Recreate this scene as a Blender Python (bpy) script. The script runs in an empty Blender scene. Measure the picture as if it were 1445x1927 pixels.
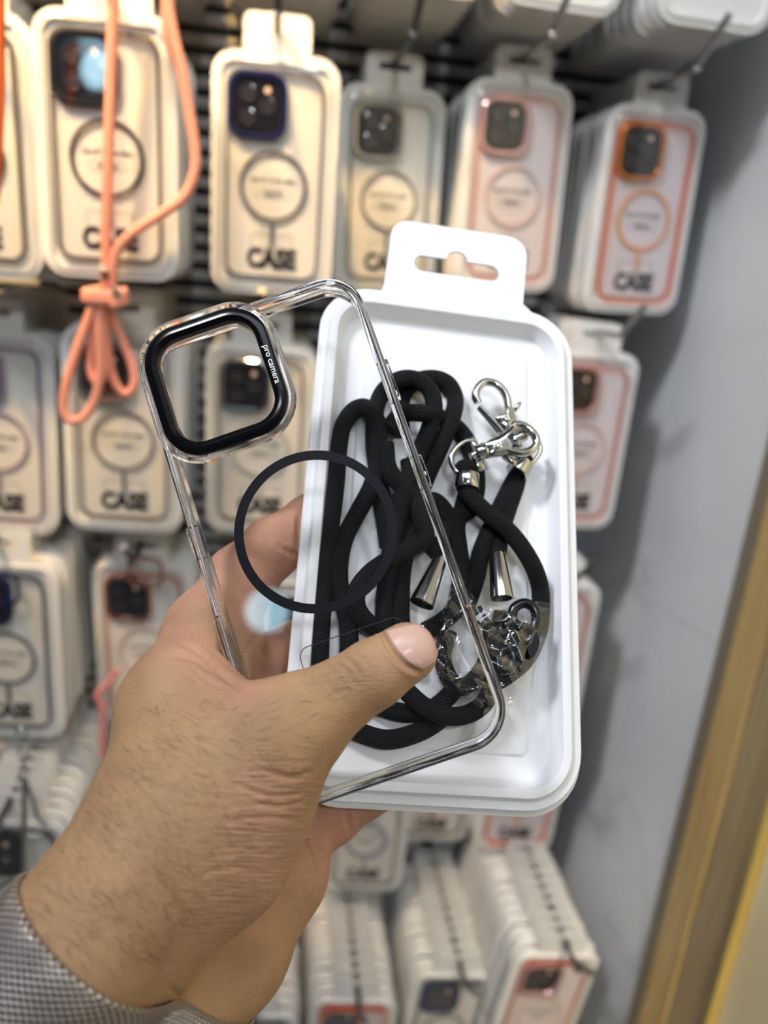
import bpy, bmesh, math, random
import numpy as np
from math import pi, sin, cos, radians
from mathutils import Vector, Matrix, Euler, noise
from mathutils.bvhtree import BVHTree

random.seed(7)
S = bpy.context.scene
COL = S.collection

# ------------------------------------------------------------------ camera
F, PCX, PCY = 1450.0, 722.5, 963.5            # focal length and centre in photograph pixels
EYE = np.array([0.0, 0.0, 1.45])
def cam_axes(yaw, pitch, roll):
    cy, sy, cp, sp = cos(yaw), sin(yaw), cos(pitch), sin(pitch)
    f = np.array([sy*cp, cy*cp, -sp]); r = np.array([cy, -sy, 0.0]); u = np.cross(r, f)
    return r*cos(roll)+u*sin(roll), -r*sin(roll)+u*cos(roll), f
CR, CU, CF = cam_axes(radians(9), radians(18), radians(5))
cam = bpy.data.cameras.new('camera'); camo = bpy.data.objects.new('camera', cam); COL.objects.link(camo)
camo.matrix_world = Matrix(((CR[0], CU[0], -CF[0], EYE[0]), (CR[1], CU[1], -CF[1], EYE[1]), (CR[2], CU[2], -CF[2], EYE[2]), (0, 0, 0, 1)))
cam.sensor_fit = 'VERTICAL'; cam.sensor_height = 34.6; cam.lens = F/1927*34.6
cam.clip_start = .01; cam.clip_end = 30
cam.dof.use_dof = True; cam.dof.focus_distance = .266; cam.dof.aperture_fstop = 5.6
S.camera = camo

# ------------------------------------------------------------------ world, lights, exposure
w = bpy.data.worlds.new('world'); S.world = w; w.use_nodes = True
w.node_tree.nodes['Background'].inputs[0].default_value = (.80, .86, 1.0, 1)
w.node_tree.nodes['Background'].inputs[1].default_value = .075
S.view_settings.view_transform = 'Standard'; S.view_settings.look = 'None'
S.view_settings.exposure = -0.12; S.view_settings.gamma = 1.0; S.view_settings.use_curve_mapping = False

def lamp(name, loc, target, power, color, size, shape='DISK', size_y=None, spread=180):
    l = bpy.data.lights.new(name, 'AREA'); l.energy = power; l.color = color; l.shape = shape; l.size = size
    if size_y: l.size_y = size_y
    l.spread = radians(spread)
    o = bpy.data.objects.new(name, l); COL.objects.link(o); o.location = loc
    d = Vector(target)-Vector(loc); o.rotation_euler = d.to_track_quat('-Z', 'Y').to_euler()
    return o
# shop ceiling panel behind and above the viewer, warm shelf spots on the left, cool downlights behind
lamp('ceiling_panel', (.0, -.40, 2.95), (.1, .45, 1.2), 11.0, (.82, .91, 1.0), 1.1, 'RECTANGLE', .7)
lamp('warm_spot', (-.46, .36, 2.22), (-.22, .86, 1.44), 1.75, (1.0, .60, .19), .07, spread=46)
lamp('warm_spot', (-.14, .34, 2.40), (.0, .86, 1.50), 1.35, (1.0, .62, .22), .07, spread=38)
lamp('downlight', (-.83, -1.50, 2.20), (.02, .25, 1.36), .50, (.52, .84, 1.0), .13)
lamp('downlight', (.15, -1.35, 2.62), (.12, .6, 1.4), 7.0, (.90, .96, 1.0), .13)
lamp('cream_wall_fill', (.31, -.30, 2.15), (.44, .36, .80), 1.1, (1.0, .84, .56), .10, spread=26)  # added fill, not a shop fixture: brightens the cream wall and wood
lamp('marble_fill', (-.75, .0, 2.65), (.43, .62, 1.15), 2.6, (.94, .96, 1.0), .25, spread=60)  # added fill from the left, brightens the marble side wall
lamp('downlight', (-.1, -1.6, 2.75), (.05, .5, 1.4), 5.5, (.92, .97, 1.0), .13)

# ------------------------------------------------------------------ pixel <-> place
def P(px, py, d):                              # a point at depth d along the sight line of a photograph pixel
    return EYE + (px-PCX)/F*d*CR - (py-PCY)/F*d*CU + d*CF
def ray(px, py):
    return (px-PCX)/F*CR - (py-PCY)/F*CU + CF
def plane_y(px, py, y):
    d = ray(px, py); return EYE + d*(y/d[1])

# ------------------------------------------------------------------ mesh helpers
def mesh(name, v, f, smooth=True):
    me = bpy.data.meshes.new(name)
    me.from_pydata([tuple(map(float, p)) for p in v], [], f)
    me.validate(); 
    if smooth:
        me.polygons.foreach_set('use_smooth', [True]*len(me.polygons))
        me.set_sharp_from_angle(angle=radians(38))
    me.update()
    return me
def obj(name, me, mat=None, parent=None):
    o = bpy.data.objects.new(name, me); COL.objects.link(o)
    if mat is not None and me is not None and not me.materials: me.materials.append(mat)
    if parent is not None: o.parent = parent
    return o
def tag(o, label, cat, group=None, kind=None):
    o['label'] = label; o['category'] = cat
    if group: o['group'] = group
    if kind: o['kind'] = kind
    return o
def empty(name, mw=None):
    o = bpy.data.objects.new(name, None); COL.objects.link(o); o.empty_display_size = .02
    if mw is not None: o.matrix_world = mw
    return o
class MB:                                      # collects shapes for one mesh
    def __init__(s): s.v = []; s.f = []
    def add(s, v, f):
        k = len(s.v); s.v += [tuple(p) for p in v]; s.f += [tuple(i+k for i in q) for q in f]; return s
    def loft(s, rings, cap0=False, cap1=False, close=False):
        n = len(rings[0]); v = [p for r in rings for p in r]; f = []
        m = len(rings)
        for a in range(m if close else m-1):
            b = (a+1) % m
            for i in range(n):
                j = (i+1) % n
                f.append((a*n+i, a*n+j, b*n+j, b*n+i))
        if cap0: f.append(tuple(range(n-1, -1, -1)))
        if cap1: f.append(tuple((m-1)*n+i for i in range(n)))
        return s.add(v, f)
    def tube(s, pts, rad, n=10, closed=False, caps=True, flat=1.0, up=None):
        pts = [np.array(p, float) for p in pts]; m = len(pts)
        if not hasattr(rad, '__len__'): rad = [rad]*m
        tg = []
        for i in range(m):
            a = pts[(i-1) % m] if (closed or i > 0) else pts[i]
            b = pts[(i+1) % m] if (closed or i < m-1) else pts[i]
            t = b-a; tg.append(t/(np.linalg.norm(t)+1e-12))
        ref = np.array([0, 1., 0]) if up is None else np.array(up, float)
        if abs(ref@tg[0]) > .9: ref = np.array([1., 0, 0])
        rings = []
        nrm = ref-tg[0]*(ref@tg[0]); nrm /= np.linalg.norm(nrm)
        for i in range(m):
            nrm = nrm-tg[i]*(nrm@tg[i]); nrm /= np.linalg.norm(nrm)+1e-12
            bn = np.cross(tg[i], nrm)
            rings.append([pts[i]+rad[i]*(flat*cos(2*pi*k/n)*nrm+sin(2*pi*k/n)*bn) for k in range(n)])
        return s.loft(rings, caps and not closed, caps and not closed, closed)
    def prism(s, poly, y0, y1):                # polygon in x-z, extruded along y
        n = len(poly); v = [(p[0], y0, p[1]) for p in poly]+[(p[0], y1, p[1]) for p in poly]
        f = [tuple(range(n)), tuple(range(2*n-1, n-1, -1))]+[(i, i+n, (i+1) % n+n, (i+1) % n) for i in range(n)]
        return s.add(v, f)
    def box(s, a, b):
        x0, y0, z0 = a; x1, y1, z1 = b
        return s.prism([(x0, z0), (x1, z0), (x1, z1), (x0, z1)], y0, y1)
    def build(s, name, mat, parent=None, smooth=True):
        return obj(name, fixn(mesh(name, s.v, s.f, smooth)), mat, parent)
    def data(s, name, mat=None, smooth=True):
        me = fixn(mesh(name, s.v, s.f, smooth))
        if mat is not None: me.materials.append(mat)
        return me
def fixn(me):
    bm = bmesh.new(); bm.from_mesh(me); bmesh.ops.recalc_face_normals(bm, faces=bm.faces); bm.to_mesh(me); bm.free(); return me
def spline(pts, sub=8, closed=False):
    pts = [np.array(p, float) for p in pts]; m = len(pts); out = []
    for i in range(m if closed else m-1):
        p0 = pts[(i-1) % m] if (closed or i > 0) else 2*pts[0]-pts[1]
        p1 = pts[i]; p2 = pts[(i+1) % m]
        p3 = pts[(i+2) % m] if (closed or i+2 < m) else 2*pts[-1]-pts[-2]
        for k in range(sub):
            t = k/sub
            out.append(.5*((2*p1)+(p2-p0)*t+(2*p0-5*p1+4*p2-p3)*t*t+(3*p1-p0-3*p2+p3)*t**3))
    if not closed: out.append(pts[-1])
    return out
def rr(w_, h_, r, n=6, cx=0, cz=0):            # rounded rectangle, 4*n points, x-z
    o = []
    for q, (sx, sz) in enumerate(((1, 1), (-1, 1), (-1, -1), (1, -1))):
        for k in range(n):
            a = (q+k/(n-1))*pi/2
            o.append((cx+sx*(w_/2-r)+r*cos(a), cz+sz*(h_/2-r)+r*sin(a)))
    return o
def ring3(poly, y): return [(p[0], y, p[1]) for p in poly]
def circ(r, n=32, cx=0, cz=0): return [(cx+r*cos(2*pi*k/n), cz+r*sin(2*pi*k/n)) for k in range(n)]

# ------------------------------------------------------------------ materials
MATS = {}
def pm(name, col, rough=.5, metal=0, trans=0, ior=1.45, spec=.5, sss=0, coat=0, bump=None, var=None, alpha=1):
    if name in MATS: return MATS[name]
    m = bpy.data.materials.new(name); m.use_nodes = True; nt = m.node_tree; b = nt.nodes['Principled BSDF']
    b.inputs['Base Color'].default_value = (*col, 1); b.inputs['Roughness'].default_value = rough
    b.inputs['Metallic'].default_value = metal; b.inputs['Transmission Weight'].default_value = trans
    b.inputs['IOR'].default_value = ior; b.inputs['Specular IOR Level'].default_value = spec
    b.inputs['Coat Weight'].default_value = coat
    if var:                                     # slight mottling of the colour: (scale, amount)
        tc = nt.nodes.new('ShaderNodeTexCoord'); nz = nt.nodes.new('ShaderNodeTexNoise'); mx = nt.nodes.new('ShaderNodeMix'); mx.data_type = 'RGBA'
        nz.inputs['Scale'].default_value = var[0]; nt.links.new(tc.outputs['Object'], nz.inputs['Vector'])
        mx.inputs[6].default_value = (*[c*(1-var[1]) for c in col], 1); mx.inputs[7].default_value = (*[min(1, c*(1+var[1])) for c in col], 1)
        nt.links.new(nz.outputs['Fac'], mx.inputs[0]); nt.links.new(mx.outputs[2], b.inputs['Base Color'])
    if bump:
        tc = nt.nodes.new('ShaderNodeTexCoord'); nz = nt.nodes.new('ShaderNodeTexNoise'); bp = nt.nodes.new('ShaderNodeBump')
        nz.inputs['Scale'].default_value = bump[0]; bp.inputs['Strength'].default_value = bump[1]; bp.inputs['Distance'].default_value = .001
        nt.links.new(tc.outputs['Object'], nz.inputs['Vector']); nt.links.new(nz.outputs['Fac'], bp.inputs['Height']); nt.links.new(bp.outputs['Normal'], b.inputs['Normal'])
    MATS[name] = m; return m
def clear(name, tint=(1, 1, 1), gloss=1.0, rough=.02, ior=1.45, bump=None):    # thin clear plastic
    if name in MATS: return MATS[name]
    m = bpy.data.materials.new(name); m.use_nodes = True; nt = m.node_tree; nt.nodes.clear()
    out = nt.nodes.new('ShaderNodeOutputMaterial'); mx = nt.nodes.new('ShaderNodeMixShader'); tr = nt.nodes.new('ShaderNodeBsdfTransparent'); gl = nt.nodes.new('ShaderNodeBsdfGlossy')
    fr = nt.nodes.new('ShaderNodeLayerWeight'); fr.inputs['Blend'].default_value = .5
    pw = nt.nodes.new('ShaderNodeMath'); pw.operation = 'POWER'; pw.inputs[1].default_value = 5
    mu = nt.nodes.new('ShaderNodeMath'); mu.operation = 'MULTIPLY_ADD'; mu.inputs[1].default_value = .7; mu.inputs[2].default_value = .04*gloss; mu.use_clamp = True
    tr.inputs[0].default_value = (*tint, 1); gl.inputs['Roughness'].default_value = rough
    nt.links.new(fr.outputs['Facing'], pw.inputs[0]); nt.links.new(pw.outputs[0], mu.inputs[0]); nt.links.new(mu.outputs[0], mx.inputs[0]); nt.links.new(tr.outputs[0], mx.inputs[1]); nt.links.new(gl.outputs[0], mx.inputs[2]); nt.links.new(mx.outputs[0], out.inputs[0])
    if bump:
        tc = nt.nodes.new('ShaderNodeTexCoord'); nz = nt.nodes.new('ShaderNodeTexNoise'); bp = nt.nodes.new('ShaderNodeBump')
        nz.inputs['Scale'].default_value = bump[0]; bp.inputs['Strength'].default_value = bump[1]; bp.inputs['Distance'].default_value = .001
        nt.links.new(tc.outputs['Object'], nz.inputs['Vector']); nt.links.new(nz.outputs['Fac'], bp.inputs['Height'])
        nt.links.new(bp.outputs['Normal'], gl.inputs['Normal']); nt.links.new(bp.outputs['Normal'], fr.inputs['Normal'])
    MATS[name] = m; return m

WHITE = pm('white_plastic', (.80, .79, .77), .38)
TRAYW = pm('tray_white', (.83, .83, .86), .42, bump=(900, .03))
CARD = pm('card_white', (.74, .71, .67), .6)
CARDP = pm('card_blush', (.78, .69, .70), .6)
INK = pm('black_ink', (.012, .012, .012), .6)
INKG = pm('grey_ink', (.13, .125, .12), .7)
LENSG = pm('camera_glass_black', (.012, .010, .014), .12, coat=.6)
LENS = pm('lens_dark', (.03, .028, .04), .1, coat=.8)
FLASH = pm('flash_cream', (.75, .55, .45), .4)
CHROME = pm('chrome', (.56, .555, .53), .11, 1)
STEEL = pm('brushed_steel', (.52, .53, .52), .3, 1)
HOOKM = pm('hook_dark_metal', (.10, .10, .11), .35, .9)
HOOKC = pm('hook_chrome', (.42, .43, .44), .28, 1)
BLK = pm('gloss_black', (.003, .003, .005), .20, spec=.35)
MATB = pm('matte_black', (.004, .005, .009), .5, spec=.2)
GUN = pm('gunmetal', (.04, .042, .05), .22, .9)
LID = clear('clear_lid', (.985, .985, .98), 2.4, .035)
PANEL = clear('clear_panel', (.985, .985, .985), .8, .012)
FILM = clear('crinkled_film', (.96, .96, .96), 3.4, .10)
GLASS = pm('clear_tpu', (.99, .99, 1.0), .02, 0, 1.0, 1.42)

def marble():
    m = bpy.data.materials.new('marble'); m.use_nodes = True; nt = m.node_tree; b = nt.nodes['Principled BSDF']; b.inputs['Roughness'].default_value = .28
    tc = nt.nodes.new('ShaderNodeTexCoord'); n1 = nt.nodes.new('ShaderNodeTexNoise'); n1.inputs['Scale'].default_value = 3.2; n1.inputs['Detail'].default_value = 4
    n2 = nt.nodes.new('ShaderNodeTexNoise'); n2.inputs['Scale'].default_value = 1.7; n2.inputs['Detail'].default_value = 5; n2.inputs['Distortion'].default_value = 1.2
    sub = nt.nodes.new('ShaderNodeMath'); sub.operation = 'SUBTRACT'; sub.inputs[1].default_value = .5
    ab = nt.nodes.new('ShaderNodeMath'); ab.operation = 'ABSOLUTE'
    r1 = nt.nodes.new('ShaderNodeValToRGB'); r1.color_ramp.elements[0].position = .0; r1.color_ramp.elements[0].color = (.62, .63, .65, 1); r1.color_ramp.elements[1].position = .010; r1.color_ramp.elements[1].color = (.74, .75, .77, 1)
    r2 = nt.nodes.new('ShaderNodeValToRGB'); r2.color_ramp.elements[0].position = .35; r2.color_ramp.elements[0].color = (.80, .81, .82, 1); r2.color_ramp.elements[1].position = .7; r2.color_ramp.elements[1].color = (1, 1, 1, 1)
    mx = nt.nodes.new('ShaderNodeMix'); mx.data_type = 'RGBA'; mx.blend_type = 'MULTIPLY'; mx.inputs[0].default_value = 1
    L = nt.links.new
    L(tc.outputs['Object'], n1.inputs['Vector']); L(tc.outputs['Object'], n2.inputs['Vector']); L(n2.outputs['Fac'], sub.inputs[0]); L(sub.outputs[0], ab.inputs[0]); L(ab.outputs[0], r1.inputs[0]); L(n1.outputs['Fac'], r2.inputs[0])
    L(r1.outputs[0], mx.inputs[6]); L(r2.outputs[0], mx.inputs[7]); L(mx.outputs[2], b.inputs['Base Color'])
    return m
def wood(name, c0, c1):
    m = bpy.data.materials.new(name); m.use_nodes = True; nt = m.node_tree; b = nt.nodes['Principled BSDF']; b.inputs['Roughness'].default_value = .42
    tc = nt.nodes.new('ShaderNodeTexCoord'); mp = nt.nodes.new('ShaderNodeMapping'); mp.inputs['Scale'].default_value = (30, 30, 1.6)
    nz = nt.nodes.new('ShaderNodeTexNoise'); nz.inputs['Scale'].default_value = 4; nz.inputs['Detail'].default_value = 6; nz.inputs['Distortion'].default_value = .8
    r = nt.nodes.new('ShaderNodeValToRGB'); r.color_ramp.elements[0].position = .3; r.color_ramp.elements[0].color = (*c0, 1); r.color_ramp.elements[1].position = .7; r.color_ramp.elements[1].color = (*c1, 1)
    L = nt.links.new; L(tc.outputs['Object'], mp.inputs[0]); L(mp.outputs[0], nz.inputs['Vector']); L(nz.outputs['Fac'], r.inputs[0]); L(r.outputs[0], b.inputs['Base Color'])
    return m
def cordmat(name, col, pitch=.0011, depth=.6, rough=.75, dk=.6, lt=1.15):
    # woven braid bump, stitch highlights also painted in as lighter colour: uses the tube's own generated UV-like attribute (angle, length)
    m = bpy.data.materials.new(name); m.use_nodes = True; nt = m.node_tree; b = nt.nodes['Principled BSDF']; b.inputs['Roughness'].default_value = rough; b.inputs['Base Color'].default_value = (*col, 1)
    b.inputs['Specular IOR Level'].default_value = .22
    at = nt.nodes.new('ShaderNodeAttribute'); at.attribute_name = 'braid'
    ck = nt.nodes.new('ShaderNodeTexWave'); ck.wave_type = 'BANDS'; ck.bands_direction = 'DIAGONAL'; ck.inputs['Scale'].default_value = 1.0; ck.inputs['Distortion'].default_value = 0
    mp = nt.nodes.new('ShaderNodeMapping'); mp.inputs['Scale'].default_value = (1, -1, 1)
    ck2 = nt.nodes.new('ShaderNodeTexWave'); ck2.wave_type = 'BANDS'; ck2.bands_direction = 'DIAGONAL'; ck2.inputs['Scale'].default_value = 1.0
    mxn = nt.nodes.new('ShaderNodeMath'); mxn.operation = 'MAXIMUM'; bp = nt.nodes.new('ShaderNodeBump'); bp.inputs['Strength'].default_value = depth; bp.inputs['Distance'].default_value = .0006
    mx = nt.nodes.new('ShaderNodeMix'); mx.data_type = 'RGBA'; mx.inputs[6].default_value = (*[c*dk for c in col], 1); mx.inputs[7].default_value = (*[min(1, c*lt) for c in col], 1)
    L = nt.links.new; L(at.outputs['Vector'], ck.inputs[0]); L(at.outputs['Vector'], mp.inputs[0]); L(mp.outputs[0], ck2.inputs[0]); L(ck.outputs['Fac'], mxn.inputs[0]); L(ck2.outputs['Fac'], mxn.inputs[1]); L(mxn.outputs[0], bp.inputs['Height']); L(bp.outputs[0], b.inputs['Normal'])
    L(mxn.outputs[0], mx.inputs[0]); L(mx.outputs[2], b.inputs['Base Color'])
    return m
CORD = cordmat('black_braid', (.0050, .0050, .0060), dk=.15, lt=2.2, depth=.9)
PINKC = cordmat('salmon_braid', (.88, .36, .26), depth=.3)
ORANGEC = cordmat('orange_braid', (.95, .16, .03), depth=.3)
CORALC = cordmat('coral_braid', (.74, .27, .28), depth=.3)

def cord(name, pts, r, mat, parent=None, n=14, sub=7, closed=False, raw=False):
    sp = pts if raw else spline(pts, sub, closed)
    mb = MB(); mb.tube(sp, r, n, closed)
    me = mesh(name, mb.v, mb.f)
    a = me.attributes.new('braid', 'FLOAT_VECTOR', 'POINT')
    L = 0; vals = []
    for i in range(len(sp)):
        if i: L += float(np.linalg.norm(np.array(sp[i])-np.array(sp[i-1])))
        for k in range(n): vals += [abs(k/n*2-1)*5.0, L/r*1.5, 0.0]
    a.data.foreach_set('vector', vals)
    return obj(name, me, mat, parent)

def text_mesh(s, size, bold=0.0, sx=1.0):
    c = bpy.data.curves.new('t', 'FONT'); c.body = s; c.size = size; c.align_x = 'CENTER'; c.align_y = 'CENTER'; c.offset = bold; c.resolution_u = 3; c.extrude = .00008
    o = bpy.data.objects.new('t', c); COL.objects.link(o)
    bpy.context.view_layer.update()
    me = bpy.data.meshes.new_from_object(o.evaluated_get(bpy.context.evaluated_depsgraph_get()))
    bpy.data.objects.remove(o); bpy.data.curves.remove(c)
    # text lies in x-y: stand it up in x-z facing -y
    for v in me.vertices: v.co = Vector((v.co.x*sx, -v.co.z, v.co.y))
    me.materials.clear(); return me
TXT = {}
def text(s, size, mat, parent, x, y, z, name='lettering', bold=0.0, sx=1.0, roty=0):
    k = (s, size, bold, sx, mat.name)
    if k not in TXT:
        TXT[k] = text_mesh(s, size, bold, sx); TXT[k].materials.append(mat)
    o = obj(name, TXT[k], None, parent); o.location = (x, y, z); o.rotation_euler = (0, roty, 0)
    return o

# ================================================================== the setting
YW = .93; XC = .435
def struct(o): o['kind'] = 'structure'; return o
WALLB = pm('slat_recess', (.05, .055, .065), .7)
SLAT = pm('slat_aluminium', (.74, .73, .71), .45, .0, var=(3, .12))
wb = MB(); wb.box((-1.3, YW+.016, 0), (XC+.02, YW+.06, 2.75)); wb = struct(wb.build('wall_back', WALLB, smooth=False))
sl = MB()
prof = [(0, -.0050), (-.002, -.0054), (-.0125, -.0046), (-.014, -.002), (-.014, .0034), (-.012, .0056), (0, .0056)]
sl.loft([[(x, YW+.016+p[0], p[1]) for p in prof] for x in (-1.25, XC-.034)], True, True)
SLATME = sl.data('slat', SLAT)
for k in range(112):
    o = obj('slat', SLATME, None, wb); o.location = (0, 0, .28+k*.0196)
tm = MB(); tm.prism(rr(.034, 2.74, .006, 4, XC-.0175, 1.37), YW-.004, YW+.018)
struct(tm.build('trim_1', pm('grey_channel', (.24, .25, .27), .45)))
MARBLE = marble()
mw_ = MB(); mw_.box((XC, .617, 0), (XC+.10, YW+.06, 2.75)); struct(mw_.build('wall_right', MARBLE, smooth=False))
WOOD1 = wood('oak_lit', (.40, .26, .090), (.56, .39, .155)); WOOD2 = wood('oak_shaded', (.31, .22, .11), (.42, .31, .165))  # one oak in two tones: brighter lit face and duller face painted in
a_ = MB(); a_.prism([(0, 0)], 0, 0) if False else None
def post(name, y0, y1, proud, mat):
    b = MB(); c = .0018
    pr = [(XC-proud+c, y0), (XC-proud, y0+c), (XC-proud, y1-c), (XC-proud+c, y1), (XC+.1, y1), (XC+.1, y0)]
    b.loft([[(p[0], p[1], z) for p in pr] for z in (0, 2.75)], True, True)
    return struct(b.build(name, mat, smooth=False))
post('trim_2', .551, .5945, .004, WOOD1)
post('trim_4', .595, .6168, .002, pm('brown_edge', (.20, .165, .115), .45))  # dark grey-brown strip between marble and oak
post('trim_5', .4925, .5005, .005, wood('oak_edge', (.36, .26, .07), (.46, .34, .10)))
post('trim_3', .5012, .5495, .003, WOOD2)
CREAM = pm('cream_paint', (.88, .78, .54), .6)
cw = MB(); cw.box((XC+.004, -.6, 0), (XC+.1, .4915, 2.75)); struct(cw.build('wall_side', CREAM, smooth=False))
fl = MB(); fl.box((-1.6, -2.6, -.05), (1.2, 1.0, 0)); struct(fl.build('floor', pm('floor_tile', (.42, .41, .40), .3), smooth=False))

# ================================================================== hanging case boxes
PW, PH, PR = .105, .190, .019
def tab_poly(n=5):
    # hang tab outline (x-z) above the body and its slot, sampled by angle around the slot centre
    return rr(.056, .040, .008, n, 0, PH/2+.012), None
SLOTZ = PH/2+.0165
def slot_outline(sc=1.0):
    o = []
    w2, h2 = .0165*sc, .0032*sc
    for k in range(7): a = -pi/2+pi*k/6; o.append((w2-h2+h2*cos(a), h2*sin(a)))
    for k in range(7): a = pi*k/6; o.append((.0042*sc*cos(a), h2+.0042*sc*sin(a)*.9))
    for k in range(7): a = pi/2+pi*k/6; o.append((-(w2-h2)+h2*cos(a), h2*sin(a)))
    return o
def holed_plate(mb, outer, inner, y0, y1):
    # plate between an outer polygon and an inner hole, both star shaped around the hole's centre
    c = np.mean(np.array(inner), 0)
    def hit(poly, d):
        best = None
        for i in range(len(poly)):
            a = np.array(poly[i])-c; b = np.array(poly[(i+1) % len(poly)])-c; e = b-a
            den = d[0]*e[1]-d[1]*e[0]
            if abs(den) < 1e-14: continue
            t = (a[0]*e[1]-a[1]*e[0])/den; u = (a[0]*d[1]-a[1]*d[0])/den
            if t > 0 and -1e-9 <= u <= 1+1e-9 and (best is None or t > best): best = t
        return c+d*best
    angs = sorted({round(math.atan2(p[1]-c[1], p[0]-c[0]), 6) for p in list(inner)+list(outer)})
    O = [hit(outer, np.array([cos(a), sin(a)])) for a in angs]; I = [hit(inner, np.array([cos(a), sin(a)])) for a in angs]
    mb.loft([ring3(I, y0), ring3(O, y0), ring3(O, y1), ring3(I, y1)], close=True)
def make_tray_mesh():
    mb = MB(); N = 6
    R = lambda ins, y: ring3(rr(PW-2*ins, PH-2*ins, max(PR-ins, .003), N), y)
    mb.loft([R(.0125, .0110), R(.0075, .0110), R(.0060, .0100), R(.0052, .0026), R(.0, .0020), R(-.0002, .0010), R(0, 0), R(.0040, 0), R(.0046, -.0016), R(.0080, -.0016), R(.0088, .0010), R(.0115, .0012)], True, True)
    sl_ = [(p[0], p[1]+SLOTZ) for p in slot_outline()]
    holed_plate(mb, rr(.055, .040, .007, 5, 0, PH/2+.0085), sl_, .0004, .0014)
    return mb.data('case_box', WHITE)
TRAYME = make_tray_mesh()
def make_lid_mesh():
    mb = MB(); R = lambda ins, y: ring3(rr(PW-2*ins, PH-2*ins, max(PR-ins, .003), 6), y)
    mb.loft([R(.0050, -.0017), R(.0060, -.0060), R(.0075, -.0072), R(.012, -.0074)], False, True)
    return mb.data('lid', LID)
LIDME = make_lid_mesh()
cb = MB(); cb.loft([ring3(rr(.076, .158, .011, 6), y) for y in (-.0004, .0010)], True, True)
CARDME = {}
for m in (CARD, CARDP):
    CARDME[m.name] = cb.data('card', m)
RINGME = {}
def pack_front(mw, st, desc):
    t = empty('case_box', mw)
    obj('tray', TRAYME, None, t); obj('lid', LIDME, None, t)
    card = obj('card', CARDME[st.get('card', CARD).name], None, t)
    fc, rc = st['frame'], st['ring']
    key = (fc.name,)
    if key not in RINGME:
        b = MB(); o1, i1 = rr(.0805, .1630, .0125, 6), rr(.0765, .1590, .0105, 6)
        b.loft([ring3(o1, .0008), ring3(o1, -.0042), ring3(rr(.0785, .161, .0115, 6), -.0055), ring3(i1, -.0042), ring3(i1, .0008)])
        c = MB(); o2, i2 = rr(.0485, .0505, .0135, 6, -.0145, .0545), rr(.0395, .0415, .0105, 6, -.0145, .0545)
        c.loft([ring3(o2, -.0005), ring3(o2, -.0050), ring3(rr(.0465, .0485, .0128, 6, -.0145, .0545), -.0058), ring3(rr(.041, .043, .011, 6, -.0145, .0545), -.0056), ring3(i2, -.0035)])
        RINGME[key] = (b.data('case_frame', st.get('bumper', fc)), c.data('camera_frame', fc))
    obj('case_frame', RINGME[key][0], None, t); obj('camera_frame', RINGME[key][1], None, t)
    if 'glass' not in RINGME:
        g = MB(); g.loft([ring3(rr(.0410, .0430, .011, 6, -.0145, .0545), y) for y in (-.0012, -.0034)], True, True); RINGME['glass'] = g.data('camera_glass', LENSG)
        l = MB(); l.loft([ring3(circ(r, 20), y) for r, y in ((.0068, 0), (.0068, -.0012), (.0058, -.0014), (.0054, -.0008), (.0030, -.0006), (.0012, -.0009))], True, True); RINGME['lens'] = l.data('camera_lens', LENS)
        f_ = MB(); f_.loft([ring3(circ(.0026, 14), y) for y in (0, -.0006)], True, True); RINGME['flash'] = f_.data('flash', FLASH)
        p_ = MB(); o3, i3 = rr(.030, .0072, .0036, 6), rr(.0292, .0064, .0032, 6); p_.loft([ring3(o3, 0), ring3(i3, 0)]); RINGME['pill'] = p_.data('pill_outline', INKG)
        q_ = MB(); o3, i3 = rr(.036, .0125, .0016, 4), rr(.0350, .0115, .0012, 4); q_.loft([ring3(o3, 0), ring3(i3, 0)]); RINGME['logo'] = q_.data('logo_outline', INKG)
    cg = obj('camera_glass', RINGME['glass'], None, t)
    for x, z in ((-.0225, .0635), (-.0225, .0455), (-.0065, .0545)):
        o = obj('camera_lens', RINGME['lens'], None, cg); o.location = (x, -.0034, z)
    o = obj('flash', RINGME['flash'], None, cg); o.location = (-.0065, -.0034, .0665)
    key = ('mag', rc.name, st.get('thick', .0030))
    if key not in RINGME:
        b = MB(); rt = key[2]
        b.loft([ring3(circ(.0285, 56), -.0022), ring3(circ(.0285, 56), -.0027), ring3(circ(.0285-rt, 56), -.0027), ring3(circ(.0285-rt, 56), -.0022)], close=True)
        s_ = MB(); s_.loft([ring3(rr(.0034, .0185, .0012, 4), y) for y in (-.0022, -.0027)], True, True)
        RINGME[key] = (b.data('magnet_ring', rc), s_.data('magnet_stem', rc))
    o = obj('magnet_ring', RINGME[key][0], None, t); o.location = (0, 0, -.006)
    o = obj('magnet_stem', RINGME[key][1], None, o); o.location = (0, 0, -.0387)
    text('CASE', .0218, INK, card, 0, -.0008, -.0655, bold=.00125, sx=.84)
    text('For iP 13 Pro Max', .0050, INKG, card, 0, -.0008, -.0015, bold=.00016)
    text('Magnetic', .0044, INKG, card, 0, -.0008, -.0115, bold=.00012)
    o = obj('pill_outline', RINGME['pill'], None, card); o.location = (0, -.0007, -.0115)
    o = obj('logo_outline', RINGME['logo'], None, card); o.location = (0, -.0007, -.0510)
    if st.get('stand'):
        b = MB(); b.tube([np.array((p[0], -.0098, p[1])) for p in rr(.034, .030, .009, 6, *st['stand'])], .0016, 8, closed=True)
        b.build('ring_stand', fc, t)
    return t
ORD = ['second', 'third', 'fourth', 'fifth', 'sixth', 'seventh', 'eighth', 'ninth', 'tenth', 'eleventh', 'twelfth', 'thirteenth', 'fourteenth', 'fifteenth', 'sixteenth']
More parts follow.
